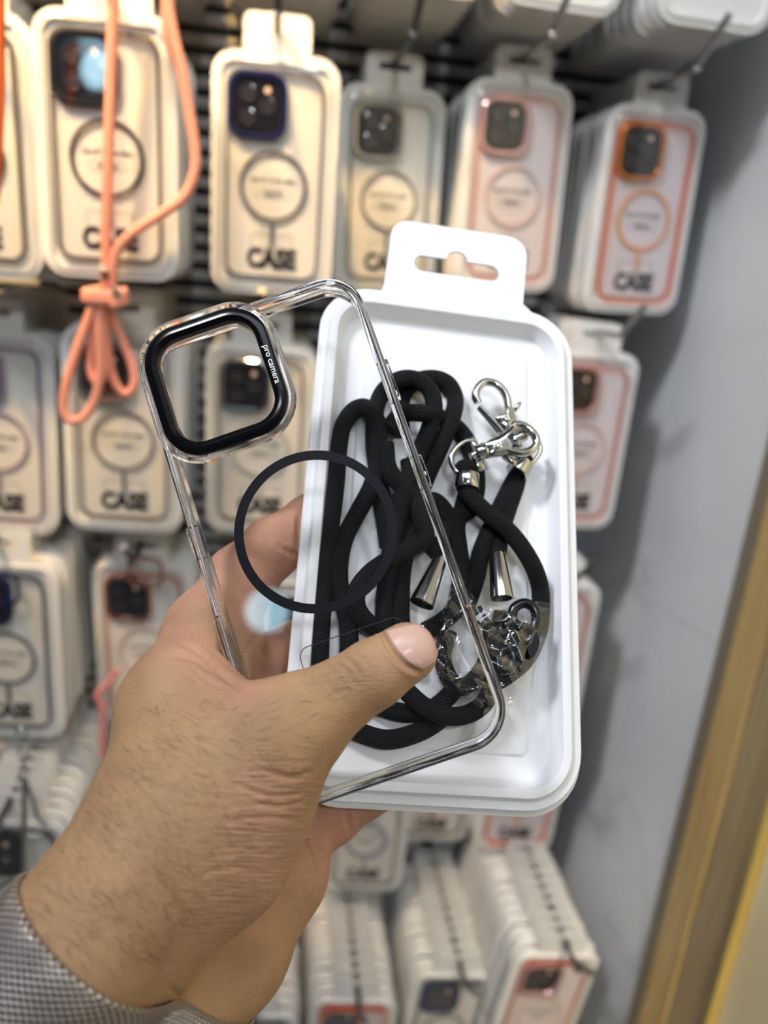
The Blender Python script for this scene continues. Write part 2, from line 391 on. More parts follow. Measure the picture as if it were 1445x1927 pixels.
def hook(x, yf, z, desc, mat=HOOKM, tip=.040, rise=.75):
    t = empty('display_hook', Matrix.Translation((x, YW, z)))
    b = MB(); L = YW-yf
    b.tube(spline([(0, .001, 0), (0, -.02, 0), (0, -L+.014, .0), (0, -L, .0022), (0, -L-.010, .0085), (0, -L-tip, .0085+(tip-.010)*rise)], 5), .0033, 10)
    b.build('wire', mat, t)
    c = MB(); c.loft([ring3(rr(.020, .036, .003, 4), y) for y in (-.001, .0015)], True, True); c.build('back_plate', mat, t)
    return tag(t, desc, 'hook', 'display hooks on the slat wall')
def fmat(name, col, rough=.25, metal=.0, tr=0): return pm(name, col, rough, metal, tr)
ST = dict(
 black=dict(frame=fmat('frame_black', (.012, .012, .014)), ring=fmat('ring_black', (.015, .015, .017), .5), bumper=clear('bumper_smoke', (.40, .38, .35), 2.0, .08)),
 navy=dict(frame=fmat('frame_navy', (.015, .02, .10), .2, .3), ring=fmat('ring_slate', (.09, .10, .12), .5), bumper=clear('bumper_slate', (.42, .44, .50), 2.0, .08)),
 silver=dict(frame=fmat('frame_silver', (.55, .55, .56), .15, .9), ring=fmat('ring_grey', (.20, .20, .21), .5), bumper=clear('bumper_clear', (.62, .61, .60), 2.0, .08)),
 chrome=dict(frame=fmat('frame_chrome', (.85, .85, .84), .08, 1), ring=fmat('ring_light_grey', (.50, .48, .44), .5), bumper=clear('bumper_clear', (.62, .61, .60), 2.0, .08)),
 pink=dict(frame=fmat('frame_pink', (.78, .46, .48), .2, .6), ring=fmat('ring_pink', (.72, .52, .48), .5), bumper=clear('bumper_pink', (.92, .62, .58), 2.0, .08), card=CARDP),
 orange=dict(frame=fmat('frame_orange', (.80, .28, .07), .18, .7), ring=fmat('ring_orange', (.85, .38, .14), .5), bumper=clear('bumper_orange', (1.0, .50, .34), 2.0, .08), card=CARDP),
 lilac=dict(frame=fmat('frame_lilac', (.36, .30, .42), .2, .5), ring=fmat('ring_lilac', (.30, .24, .32), .5), bumper=clear('bumper_lilac', (.66, .58, .66), 2.0, .08)),
 rose=dict(frame=fmat('frame_rose_gold', (.62, .33, .26), .18, .9), ring=fmat('ring_blush', (.70, .50, .46), .5), bumper=clear('bumper_pink', (.92, .62, .58), 2.0, .08)),
 thickgrey=dict(frame=fmat('frame_silver', (.55, .55, .56), .15, .9), ring=fmat('ring_violet_grey', (.36, .35, .42), .5), bumper=clear('bumper_clear', (.62, .61, .60), 2.0, .08), thick=.0062),
)
# id: x, y, z(centre above eye 0), lean, roll, yaw (degrees), style, short description, boxes behind
PK = [
 ('black', -.240, .690, .056, 0, -.4, -5, 'black-framed case box half out of frame at upper left', 9, {}),
 ('black', -.133, .676, .063, -2, -.9, -3, 'black-ringed case box with the salmon cord in front', 8, {}),
 ('navy', -.006, .719, .058, 0, -.5, -3, 'navy-framed case box in the top row', 7, {}),
 ('silver', .106, .816, .063, 0, -1.5, 5, 'silver-framed case box behind the held tray tab', 4, {}),
 ('pink', .224, .790, .076, -1, -1.7, 3, 'pink-framed case box with a pink ring in the top row', 7, {}),
 ('orange', .355, .775, .065, 0, -1.4, 5, 'orange-framed case box next to the marble wall', 8, {}),
 ('lilac', -.250, .740, -.183, -2, .3, -5, 'purple-ringed case box at the left edge, second row', 9, {}),
 ('silver', -.133, .714, -.169, 0, .2, -4, 'grey-ringed case box under the salmon cord loops', 8, {}),
 ('chrome', -.010, .744, -.178, 0, -1, -5, 'chrome-framed case box seen through the clear case', 8, {}),
 ('black', .105, .800, -.178, 0, 0, 0, 'case box hidden behind the held tray, left one', 4, {}),
 ('silver', .215, .800, -.178, 0, 0, 2, 'case box hidden behind the held tray, right one', 4, {}),
 ('pink', .324, .763, -.165, -2, 1.0, 4, 'pink-framed case box right of the held tray', 5, {}),
 ('navy', -.247, .711, -.392, -2, -.7, -6, 'slate-ringed case box with ring stand at left edge', 9, dict(stand=(.002, .070))),
 ('rose', -.124, .760, -.410, -2, -2, -8, 'rose-gold case box with ring stand left of the hand', 5, dict(stand=(.006, .088))),
 ('silver', .045, .760, -.425, -2, -1, -6, 'case box seen between the fingers', 5, {}),
 ('pink', .318, .745, -.415, -4, 2.5, 3, 'case box below right of the tray with dark hook', 6, {}),
 ('black', -.228, .640, -.625, 0, -.7, -6, 'black-framed case box at the lower left above the arm', 11, {}),
 ('thickgrey', .140, .800, -.700, 3, -.2, -4, 'thick grey-ringed case box below the little finger', 5, {}),
 ('silver', .238, .850, -.665, 3, -.2, -4, 'grey-ringed case box below the tray', 3, {}),
 ('orange', .340, .800, -.640, 3, 1, -3, 'orange-ringed case box below the tray corner', 6, {}),
 ('silver', .008, .680, -.935, 3, -1, -4, 'case box beside the palm at the bottom edge', 13, {}),
 ('orange', .126, .700, -.945, 3, 1, -4, 'case box with orange corners in the bottom row', 13, {}),
 ('navy', .250, .715, -.930, 3, 3, -2, 'slate-ringed case box in the bottom row', 12, {}),
 ('pink', .345, .655, -.835, 4, 5, 0, 'pale pink case box lowest beside the marble wall', 15, {}),
]
SHORT = ['black box cut by the left edge', 'box behind the salmon cord', 'navy-framed box', 'silver-framed box near the tray tab', 'top-row pink-framed box', 'orange-framed box by the marble', 'purple-ringed box at left edge', 'grey-ringed box under cord loops', 'box seen through the clear case', 'hidden left box', 'hidden right box', 'pink-framed box right of tray', 'slate-ringed box with ring stand', 'rose-gold box with ring stand', 'box seen between the fingers', 'box with dark hook below right', 'black-framed box above the arm', 'thick grey-ringed box', 'grey-ringed box below the tray', 'orange-ringed box below tray corner', 'bottom box beside the palm', 'bottom-row box with orange corners', 'bottom-row slate-ringed box', 'lowest pale pink box']
for p, q in zip(PK, SHORT): p[9]['short'] = q
PITCH = .0162
def pack_mw(x, y, z, lean, roll, yaw):
    return Matrix.Translation((x, y, z+EYE[2])) @ Euler((radians(lean), radians(roll), radians(yaw))).to_matrix().to_4x4()
def stack(st, x, y, z, lean, roll, yaw, desc, n, extra, front=True):
    mw = pack_mw(x, y, z, lean, roll, yaw)
    hp = mw @ Vector((0, 0, SLOTZ+.0045))
    n = min(n, int((YW-.016-y)/PITCH)-1)
    if front:
        s = dict(ST[st]); s.update(extra)
        tag(pack_front(mw, s, desc), desc[0].upper()*0+'white '+desc, 'case box', 'phone case boxes on hooks')
    k0 = 1 if front else 0
    for k in range(k0, n+1):
        j = lambda a: random.uniform(-a, a)
        m2 = pack_mw(x+j(.0014)+0*k, y+PITCH*k+j(.0005), z+j(.0016), lean, roll+j(1.0), yaw*(1-.5*k/max(1, n)))
        o = obj('case_box', TRAYME, None, None); o.matrix_world = m2
        if front: tag(o, f'white case box, {ORD[k-1]} from front, behind the {extra["short"]}', 'case box', 'phone case boxes on hooks')
        else: tag(o, f'white box underside, {"frontmost" if k == 0 else ORD[k-1]+" from front"}, in {desc}', 'case box', 'phone case boxes on hooks')
    return hp
hooks_l = []
for p in PK:
    hp = stack(*p)
    d = p[7]
    hook(hp.x, min(hp.y-.030, .715), hp.z-.0012, f'metal display hook carrying the {d}', HOOKC if p[0] in ('orange', 'pink') and p[3] > -.3 else HOOKM)
for i, (x, y, z, nm) in enumerate(((-.245, .70, .305, 'first'), (-.128, .72, .305, 'second'), (-.005, .74, .305, 'third'), (.112, .74, .308, 'fourth'), (.226, .72, .306, 'fifth'), (.345, .69, .300, 'sixth'))):
    hp = stack('silver', x, y, z, 0, 0, (-4, -3, -2, 0, 2, 3)[i], f'the {nm} stack from left along the top edge', 12, {}, front=False)
    hook(hp.x, hp.y-.006, hp.z-.0005, f'display hook above the frame, {nm} from the left')

# ================================================================== the held tray
TRAY_P = np.array([.06781, .27857, -.09665]); TRAY_R = Euler((-.62983, .05437, -.03617))
CASE_P = np.array([.01606, .24467, -.08814]); CASE_R = Euler((-.48596, -.39794, -.02451))
def frame_of(p, e): return Matrix.Translation(Vector(p)+Vector(EYE)) @ e.to_matrix().to_4x4()
TM, CM = frame_of(TRAY_P, TRAY_R), frame_of(CASE_P, CASE_R)
def local(M, px, py, h=0.0):                  # where the sight line of a pixel meets the plane y=h of a thing
    R = np.array(M.to_3x3()); o = np.array(M.translation); d = ray(px, py)@R; e = (EYE-o)@R
    t = (h-e[1])/d[1]; return e+d*t
TW, TH, TR_ = .110, .2057, .0215
tray = empty('packaging_tray', TM); tag(tray, 'white moulded plastic packaging tray with hang tab held in the hand', 'tray')
R = lambda ins, y: ring3(rr(TW-2*ins, TH-2*ins, max(TR_-ins, .004), 10), y)
b = MB()
b.loft([R(.012, .0085), R(.0050, .0085), R(.0036, .0078), R(.0030, .0016), R(.0004, .0014), R(0, .0010), R(0, .0004), R(.0004, 0), R(.0030, 0), R(.0034, -.0003), R(.0040, -.0016), R(.0045, -.0020), R(.0070, -.0020), R(.0076, -.0018),
        R(.0086, .0006), R(.0092, .0014), R(.0104, .0046), R(.0112, .0052), R(.0180, .0054), R(.0186, .0053), R(.0192, .0045), R(.0198, .0043), R(.030, .0043)], True, True)
b.build('insert', TRAYW, tray)
b = MB(); R2 = lambda ins, y: ring3(rr(TW-2*ins, TH-2*ins, max(TR_-ins, .004), 10, .0006, -.0020), y)
b.loft([R2(.010, .0135), R2(.0035, .0132), R2(.0022, .012), R2(.0016, .0042), R2(.0001, .0040), R2(0, .0036), R2(0, .0030), R2(.0004, .0027), R2(.0022, .0025), R2(.0028, .0090), R2(.008, .0092)], True, True)
b.build('base', pm('base_white', (.80, .79, .78), .45), tray)
b = MB(); tabc = (.0024, .1190)
sl_ = [(p[0]*1.16+.0025, p[1]*1.25+.1195) for p in slot_outline()]
# outline with small fillets where the tab meets the flange
to = [(-.0355, .0995), (-.0300, .1030), (-.0292, .1060), (-.0277, .1300)]+[(-.0277+.0085-.0085*cos(a), .1320+.0085*sin(a)) for a in (0, .4, .8, 1.2, 1.57)]+[(.0345-.0085+.0085*sin(a), .1320+.0085*cos(a)) for a in (0, .4, .8, 1.2, 1.57)]+[(.0345, .1300), (.0328, .1060), (.0336, .1030), (.0400, .0995)]
holed_plate(b, to[::-1], sl_, .0002, .0010)
b.build('hang_tab', TRAYW, tray)

# ------------------------------------------------------------------ cords and fittings in the tray
lan = empty('neck_lanyard', TM); tag(lan, 'coiled black braided neck lanyard with silver clasps in the white tray', 'lanyard')
def c7(x, y): return (560+x/2.5804, 680+y/2.5804)
def c8(x, y): return (540+x/2.4914, 1100+y/2.4914)
def c6(x, y): return (820+x/6.02, 700+y/6.02)
H0, H1, H2, H3 = .0010, -.0058, -.0105, -.0035
def tp(zp, h): return local(TM, zp[0], zp[1], h)
def strand(pts, conv=c7, r=.00355, nm='cord'):
    return cord(nm, [tp(conv(p[0], p[1]), p[2]) for p in pts], r, CORD, lan)
a, bb, c = H0, H1, H3
strand([(105, 1500, a), (112, 1300, a), (135, 1000, a), (160, 800, a), (185, 600, a), (200, 420, a), (222, 310, a), (270, 240, a), (325, 222, a), (375, 265, c), (393, 350, c), (390, 480, c), (362, 600, c), (300, 720, a), (232, 850, a), (203, 980, a), (205, 1100, a), (235, 1210, a), (250, 1330, a), (245, 1500, a)])
strand([(440, 900, a), (400, 600, a), (372, 420, a), (375, 260, a), (410, 155, a), (480, 95, bb), (560, 85, bb), (635, 130, bb), (662, 210, bb), (648, 300, bb), (605, 410, bb), (550, 530, bb), (500, 690, bb), (470, 830, bb), (440, 1000, c), (425, 1150, a), (425, 1300, a), (450, 1460, a)])
strand([(505, 360, a), (500, 230, a), (520, 150, a), (580, 95, a), (660, 82, a), (730, 110, a), (765, 180, a), (752, 270, c), (705, 390, c), (645, 520, c), (600, 630, a), (560, 760, a), (530, 900, c), (505, 1050, a), (505, 1300, a), (560, 1480, a)])
strand([(440, 330, c), (500, 262, c), (590, 250, H2), (690, 275, c), (780, 330, a), (835, 410, a), (862, 500, a), (868, 620, a), (835, 720, a), (760, 760, a), (700, 880, a), (640, 930, a)])
strand([(425, 400, bb), (440, 520, bb), (500, 600, bb), (590, 680, c), (670, 680, a), (735, 760, a), (775, 870, a), (792, 1000, a), (790, 1100, a), (765, 1200, a), (700, 1265, a), (620, 1310, a)])
strand([(540, 480, c), (560, 620, c), (600, 760, bb), (620, 850, bb), (560, 900, bb), (450, 960, bb), (350, 1030, bb), (290, 1110, bb), (285, 1190, bb), (330, 1260, c), (410, 1310, a), (520, 1360, a)])
strand([(826, 520, bb), (822, 590, bb), (830, 640, bb), (870, 690, bb), (940, 755, bb), (1020, 820, bb), (1090, 905, bb), (1150, 1010, c), (1178, 1110, a), (1180, 1220, a), (1165, 1320, a), (1110, 1440, a), (1020, 1520, a), (930, 1570, a)])
strand([(826, 600, c), (812, 660, a), (795, 730, a), (775, 800, a), (785, 900, a), (800, 1000, a)], r=.0033)
strand([(1095, 480, a), (1075, 530, a), (1035, 610, a), (985, 710, a), (925, 840, a), (890, 930, a), (868, 1040, a), (840, 1130, a), (800, 1240, a)])
strand([(1075, 540, a), (1055, 620, a), (1020, 720, a), (990, 820, a), (972, 920, a), (968, 960, a)])
strand([(180, 560, a), (280, 660, a), (400, 715, a), (500, 725, a), (620, 690, a), (705, 640, a), (745, 600, a)], c8)
strand([(330, 480, a), (420, 560, a), (540, 600, a), (660, 590, a), (740, 540, c), (800, 470, c)], c8, .0034)
strand([(560, 500, bb), (640, 570, bb), (740, 615, bb), (840, 610, bb), (920, 560, bb), (960, 480, bb)], c8, .0034)
strand([(1010, 130, a), (980, 260, a), (900, 420, a), (820, 480, a), (760, 440, a), (730, 330, a), (760, 220, a)], c8, .0033)

def lath(name, p0, p1, prof, mat, parent, n=24, cap=True):   # surface of revolution from p0 to p1, prof = (t, radius)
    p0, p1 = np.array(p0), np.array(p1); d = p1-p0; t = d/np.linalg.norm(d)
    u = np.cross(t, [0, 1., 0]); u = u/np.linalg.norm(u) if np.linalg.norm(u) > 1e-6 else np.array([1., 0, 0]); v = np.cross(t, u)
    m = MB(); m.loft([[p0+d*s+r*(cos(2*pi*k/n)*u+sin(2*pi*k/n)*v) for k in range(n)] for s, r in prof], cap, cap)
    return m.build(name, mat, parent)
def px2m(npx): return npx/F*.282
# ferrules
for (x0, y0, r0, x1, y1, r1) in ((688, 968, 38, 602, 1178, 62), (970, 932, 42, 992, 1152, 60)):
    k = 1/2.5804
    lath('ferrule', tp(c7(x0, y0), -.0055), tp(c7(x1, y1), -.0075), [(0, 0.0012), (.0, px2m(r0*k)*.92), (.03, px2m(r0*k)), (.97, px2m(r1*k)*.98), (1, px2m(r1*k)), (1.0, px2m(r1*k)*.86), (.8, px2m(r1*k)*.8), (.78, .0004)], CHROME, lan, 28)
# collars
lath('collar', tp(c6(352, 1160), -.0060), tp(c6(347, 1325), -.0060), [(0, .0040), (0, .0048), (.05, .0050), (.95, .0050), (1, .0048), (1, .0040)], CHROME, lan)
lath('collar', tp(c6(985, 1015), -.0030), tp(c6(905, 1145), -.0030), [(0, .0036), (0, .0044), (.05, .0047), (.95, .0047), (1, .0044), (1, .0036)], CHROME, lan)
cord('cord_loop', [tp(c6(x, y), h) for x, y, h in ((290, 1180, -.003), (290, 1100, -.006), (340, 1070, -.008), (400, 1095, -.006), (410, 1180, -.003))], .0030, CORD, lan)
cord('cord_loop', [tp(c6(x, y), h) for x, y, h in ((930, 1040, 0), (950, 975, -.004), (1000, 965, -.004), (1035, 1000, -.002), (1005, 1060, 0))], .0024, CORD, lan)
def wire(name, pts, h, r, parent, mat=CHROME, conv=c6, flat=1.0):
    m = MB(); m.tube(spline([tp(conv(*p), h if len(p) == 2 else p[2]) for p in [(q[0], q[1]) for q in pts]], 6), r, 10, flat=flat); return m.build(name, mat, parent)
def plate(name, poly, h0, h1, parent, mat=CHROME, conv=c6):
    pp = [tp(conv(*p), (h0+h1)/2) for p in poly]; m = MB(); c_ = np.mean(pp, 0)
    sm = spline(pp, 3, True)
    sh = lambda q, s: c_+(q-c_)*s
    m.loft([[(*(sh(q, s)[:1]), y, sh(q, s)[2]) for q in sm] for s, y in ((.96, h1), (1, h1-.0004), (1, h0+.0008), (.97, h0+.0004), (.86, h0), (.6, h0-.0004), (.3, h0-.0006), (.05, h0-.0006))], True, True)
    return m.build(name, mat, parent)
def rivet(p, h, parent, r=.0014):
    o = tp(c6(*p), h); m = MB(); m.loft([ring3(circ(q, 18, o[0], o[2]), y) for q, y in ((r, h+.0006), (r, h-.0004), (r*.85, h-.0007), (r*.6, h-.0006), (r*.5, h+.0004))], True, True); return m.build('rivet', CHROME, parent)
# upper lobster clasp
CB = plate('clasp_body', [(805, 360), (850, 400), (905, 560), (850, 650), (770, 670), (665, 545), (720, 495), (780, 470)], -.0068, -.0030, lan)
wire('clasp_hook', [(482, 352), (452, 280), (470, 190), (540, 122), (620, 118), (700, 150), (768, 222), (808, 310), (822, 400), (845, 470)], -.0055, .0017, CB)
rivet((800, 530), -.0071, CB)
wire('clasp_gate', [(495, 385), (640, 535), (760, 680)], -.0050, .0011, CB); wire('clasp_gate', [(485, 405), (600, 540), (720, 690)], -.0040, .0010, CB)
plate('clasp_lever', [(880, 400), (945, 342), (968, 370), (905, 455)], -.0050, -.0030, CB)
# lower lobster clasp
CB = plate('clasp_body', [(545, 815), (720, 720), (870, 615), (905, 640), (760, 735), (775, 800), (850, 880), (860, 925), (760, 945), (600, 965), (560, 900)], -.0118, -.0078, lan)
wire('clasp_hook', [(860, 625), (900, 600), (980, 605), (1065, 655), (1130, 735), (1138, 820), (1080, 888), (980, 918), (870, 905), (790, 880)], -.0105, .0017, CB)
rivet((708, 838), -.0121, CB)
wire('clasp_gate', [(735, 722), (850, 670), (960, 635)], -.0100, .0012, CB)
plate('clasp_lever', [(750, 958), (840, 965), (915, 1030), (870, 1068), (810, 1010)], -.0085, -.0060, CB)
# swivels
lath('swivel', tp(c6(455, 925), -.0085), tp(c6(570, 885), -.0090), [(0, .0006), (0, .0030), (.1, .0034), (.55, .0034), (.6, .0026), (.75, .0026), (.8, .0034), (1, .0032), (1, .0006)], CHROME, lan)
lath('swivel', tp(c6(395, 960), -.0085), tp(c6(455, 925), -.0085), [(0, .0004), (.05, .0016), (.8, .0018), (1, .0014)], CHROME, lan)
lath('swivel', tp(c6(830, 800), -.0060), tp(c6(1040, 690), -.0066), [(0, .0006), (0, .0022), (.15, .0030), (.3, .0030), (.35, .0024), (.8, .0026), (.85, .0018), (1, .0014), (1, .0004)], CHROME, lan)
lath('swivel', tp(c6(930, 800), -.0070), tp(c6(945, 840), -.0060), [(0, .0004), (0, .0012), (1, .0014), (1, .0004)], CHROME, lan)
# D rings
wire('d_ring', [(430, 775), (330, 790), (235, 855), (178, 945), (180, 1040), (225, 1115), (285, 1165)], -.0070, .0011, lan)
plate('d_ring_bar', [(385, 755), (435, 742), (460, 800), (535, 1060), (545, 1110), (470, 1135), (455, 1110), (490, 1090), (405, 810)], -.0075, -.0055, lan)
wire('d_ring', [(1120, 740), (1165, 800), (1185, 880), (1150, 960), (1090, 1025), (1020, 1040)], -.0035, .0011, lan)

# ------------------------------------------------------------------ black clips in a crinkled bag
def c9(x, y): return (740+x/4.516, 1020+y/4.516)
def clip(desc, loop, body, arm, h):
    t = empty('lobster_clip', TM); tag(t, desc, 'clip', 'black clips in the plastic bag')
    m = MB(); m.tube(spline([tp(c9(*p), h) for p in loop], 5, True), .0019, 10, closed=True); m.build('ring', GUN, t)
    pp = spline([tp(c9(*p), h) for p in body], 3, True); c_ = np.mean(pp, 0); m = MB()
    m.loft([[(c_[0]+(q[0]-c_[0])*s, y, c_[2]+(q[2]-c_[2])*s) for q in pp] for s, y in ((.9, h-.0026), (1, h-.0016), (1, h+.0012), (.92, h+.002))], True, True); m.build('body', GUN, t)
    m = MB(); m.tube(spline([tp(c9(*p), h) for p in arm], 6), .0022, 10); m.build('arm', GUN, t)
clip('black metal lobster clip with open ring at upper right of the clear bag', [(1010, 640), (1030, 560), (1110, 520), (1190, 560), (1215, 650), (1180, 740), (1110, 730), (1040, 700)], [(1080, 740), (1190, 760), (1230, 850), (1190, 980), (1140, 990), (1100, 860)], [(1000, 690), (960, 720), (1010, 820), (1065, 930), (1090, 1010)], -.0110)
clip('black metal lobster clip at lower middle of the clear bag, behind the case edge', [(880, 1000), (930, 920), (1000, 930), (1020, 1010), (980, 1080), (900, 1080)], [(760, 700), (850, 720), (900, 900), (870, 1000), (790, 950)], [(700, 560), (740, 640), (800, 720), (870, 840)], -.0100)
def bag():
    t = empty('plastic_bag', TM); tag(t, 'small crinkled clear plastic bag over the black clips in the tray', 'bag')
    quad = [np.array(p, float) for p in ((838, 1082), (1046, 1146), (975, 1392), (752, 1262))]
    for side, hh, nm in ((0, -.0150, 'front_film'), (1, .0010, 'back_film')):
        nx, ny = 90, 100; v = []; f = []
        for j in range(ny+1):
            for i in range(nx+1):
                u, w_ = i/nx, j/ny
                p = quad[0]*(1-u)*(1-w_)+quad[1]*u*(1-w_)+quad[2]*u*w_+quad[3]*(1-u)*w_
                e = min(u, 1-u, w_, 1-w_)
                p = p + 14*np.array([noise.noise(Vector((u*3, w_*3, 5.1+side))), noise.noise(Vector((u*3, w_*3, 9.7+side)))])*(1 if e < .02 else .6)
                wp = noise.noise(Vector((u*2, w_*2, 3.3)))*1.1
                q = Vector((u*2.6+w_*1.8+wp, w_*5.2-u*1.6+wp, side*7.3)); q2 = Vector((u*6+w_*3, u*4-w_*2.0+wp*2, 4.4))
                rd = max(0, 1-abs(noise.noise(q)*2.4))**2; rd2 = max(0, 1-abs(noise.noise(q2)*2.4))**3
                bulge = min(1, e*7)
                if side == 0: h = -.0046 + (hh+.0046)*(bulge*.82) - .0022*rd*bulge - .0012*rd2
                else: h = .0018 if bulge > .5 else .0018-.0062*(1-bulge*2)
                if side == 1: h = -.0040+(.0050)*bulge
                v.append(tp(p, h))
        for j in range(ny):
            for i in range(nx):
                k = j*(nx+1)+i; f.append((k, k+1, k+nx+2, k+nx+1))
        if side == 0: obj(nm, mesh(nm, v, f), FILM, t)
        else: pass
bag()

# ================================================================== the held clear case
CW, CH, CRD = .0825, .1690, .0140
case = empty('phone_case', CM); tag(case, 'clear phone case with black camera frame and black magnetic ring, held in front', 'phone case')
CCX, CCZ = -.0165, .0610
b = MB(); hole = rr(.0362, .0388, .0095, 10, CCX, CCZ)
holed_plate(b, rr(CW-.004, CH-.004, CRD-.002, 14), hole, 0, .0011)
b.build('back_panel', PANEL, case)
def sweep(prof, cx, cz, w_, h_, r, n=14):      # closed profile (inset, y) swept round a rounded rectangle
    m = MB(); m.loft([ring3(rr(w_-2*i, h_-2*i, max(r-i, .001), n, cx, cz), y) for i, y in prof], close=True); return m
m = sweep([(.0020, -.0006), (.0010, -.0010), (.0002, -.0002), (0, .0010), (.0, .0040), (.0005, .0050), (.0, .0062), (0, .0095), (.0006, .0104), (.0018, .0106), (.0026, .0100), (.0026, .0090), (.0018, .0080), (.0018, .0012), (.0030, .0011), (.0034, .0004), (.0030, -.0002)], 0, 0, CW, CH, CRD, 16)
m.build('bumper', GLASS, case)
# camera surround: clear lip, black bevelled frame
m = sweep([(.0, 0), (.0004, -.0016), (.0016, -.0022), (.0024, -.0016), (.0026, 0)], CCX, CCZ, .0505, .0530, .0160, 14); m.build('camera_lip', GLASS, case)
m = sweep([(0, .0002), (.0002, -.0018), (.0008, -.0024), (.0030, -.0027), (.0046, -.0016), (.0050, .0006), (.0048, .0011)], CCX, CCZ, .0452, .0478, .0136, 14); cfr = m.build('camera_frame', BLK, case)
m = sweep([(0, .0010), (0, .0034), (.0008, .0036), (.0010, .0010)], CCX, CCZ, .0372, .0398, .0100, 14); m.build('camera_sleeve', GLASS, case)
text('pro camera', .0031, pm('white_ink', (.85, .85, .85), .5), cfr, CCX+.0204, -.0031, CCZ-.0015, bold=.00002, sx=1.0, roty=pi/2)
m = MB(); m.loft([ring3(circ(r, 96), y) for r, y in ((.0276, -.0001), (.0276, -.0005), (.0244, -.0005), (.0244, -.0001))], close=True); m.build('magnet_ring', MATB, case)
# thin printed outline below the ring
o_, i_ = rr(.036, .0150, .0036, 8, 0, -.0430), rr(.0354, .0144, .0033, 8, 0, -.0430)
m = MB(); m.loft([ring3(o_, -.0002), ring3(i_, -.0002)]); m.build('alignment_outline', INK, case)
for x, z0, z1 in ((CW/2, .050, .034), (CW/2, .014, .002), (-CW/2, .016, .004), (-CW/2, -.016, -.044)):
    m = MB(); s_ = 1 if x > 0 else -1
    L_ = z0-z1; zc = (z0+z1)/2
    m.loft([[(x+s_*(.0002+d), .0035+(p[0]), zc+p[1]) for p in rr(.0042*k, L_*k, .0018*k, 5)] for d, k in ((-.0004, 1), (.0004, 1), (.0008, .93))], True, True)
    m.build('side_button', GLASS, case)

# ================================================================== the hand (one continuous surface)
HN = .00105
lo = np.array([-.150, -.020, .160]); hi = np.array([.038, .205, .362])      # camera-frame box: right, down, depth
gx, gy, gz = [np.arange(lo[i], hi[i], HN, dtype=np.float32) for i in range(3)]
GX, GY, GZ = np.meshgrid(gx, gy, gz, indexing='ij')
def cp(px, py, d): return np.array([(px-PCX)/F*d, (py-PCY)/F*d, d], np.float32)
def bone(a, b_):
    A, B = cp(*a[:3]), cp(*b_[:3]); ra, rb = a[3]*a[2]/F, b_[3]*b_[2]/F
    ab = B-A; L2 = float(ab@ab)
    x, y, z = GX-A[0], GY-A[1], GZ-A[2]
    t = np.clip((x*ab[0]+y*ab[1]+z*ab[2])/L2, 0, 1)
    return np.sqrt((x-t*ab[0])**2+(y-t*ab[1])**2+(z-t*ab[2])**2)-(ra+(rb-ra)*t)
def smin(a, b_, k):
    h = np.clip(.5+.5*(b_-a)/k, 0, 1); return b_+(a-b_)*h-k*h*(1-h)
def chain(pts, k):
    d = None
    for i in range(len(pts)-1):
        e = bone(pts[i], pts[i+1]); d = e if d is None else smin(d, e, k)
    return d
# px, py, depth, radius in px at that depth
arm_r = chain([(-330, 2330, .190, 165), (-80, 2030, .198, 160), (165, 1765, .209, 150), (250, 1650, .217, 140), (335, 1520, .226, 132)], .008)
arm_u = chain([(-240, 2400, .209, 165), (50, 2085, .220, 150), (262, 1895, .235, 122), (400, 1790, .254, 108)], .008)
hypo = chain([(330, 1880, .250, 110), (430, 1775, .262, 102), (515, 1640, .280, 92), (525, 1545, .296, 86)], .010)
thenar = chain([(300, 1740, .222, 105), (420, 1610, .229, 108), (478, 1510, .2315, 95), (500, 1420, .2335, 88)], .012)
meta1 = chain([(335, 1520, .226, 132), (415, 1462, .2305, 122), (500, 1398, .2335, 100), (575, 1352, .2375, 79)], .008)
thumb = chain([(500, 1398, .2335, 100), (575, 1352, .2372, 79), (640, 1309, .2400, 67), (700, 1270, .2412, 63), (766, 1228, .2425, 57)], .003)
meta2 = chain([(330, 1500, .236, 120), (345, 1340, .252, 110), (398, 1198, .281, 84)], .012)
palm = chain([(400, 1620, .262, 110), (430, 1430, .285, 92), (420, 1260, .296, 72)], .014)
palm2 = chain([(398, 1200, .283, 78), (440, 1310, .300, 74), (490, 1430, .306, 74), (530, 1545, .300, 76)], .008)
index = chain([(398, 1196, .282, 82), (452, 1092, .297, 64), (512, 1031, .311, 55), (590, 982, .320, 52), (690, 940, .331, 47), (740, 925, .334, 44)], .004)
middle = chain([(440, 1310, .300, 72), (505, 1255, .307, 58), (552, 1226, .313, 54), (640, 1180, .3215, 51), (760, 1135, .326, 46)], .004)
ringf = chain([(490, 1430, .306, 72), (580, 1385, .309, 56), (680, 1345, .312, 51), (790, 1310, .316, 45)], .004)
little = chain([(530, 1548, .298, 74), (575, 1558, .292, 56), (622, 1536, .292, 51), (690, 1488, .294, 46), (780, 1440, .299, 41)], .004)
D = smin(arm_r, arm_u, .016); D = smin(D, hypo, .014); D = smin(D, smin(meta1, thenar, .012), .012)
D = smin(D, meta2, .014); D = smin(D, palm, .016); D = smin(D, palm2, .010)
for g, k in ((thumb, .006), (index, .004), (middle, .004), (ringf, .004), (little, .0045)): D = smin(D, g, k)
del arm_r, arm_u, hypo, thenar, meta1, thumb, meta2, palm, palm2, index, middle, ringf, little
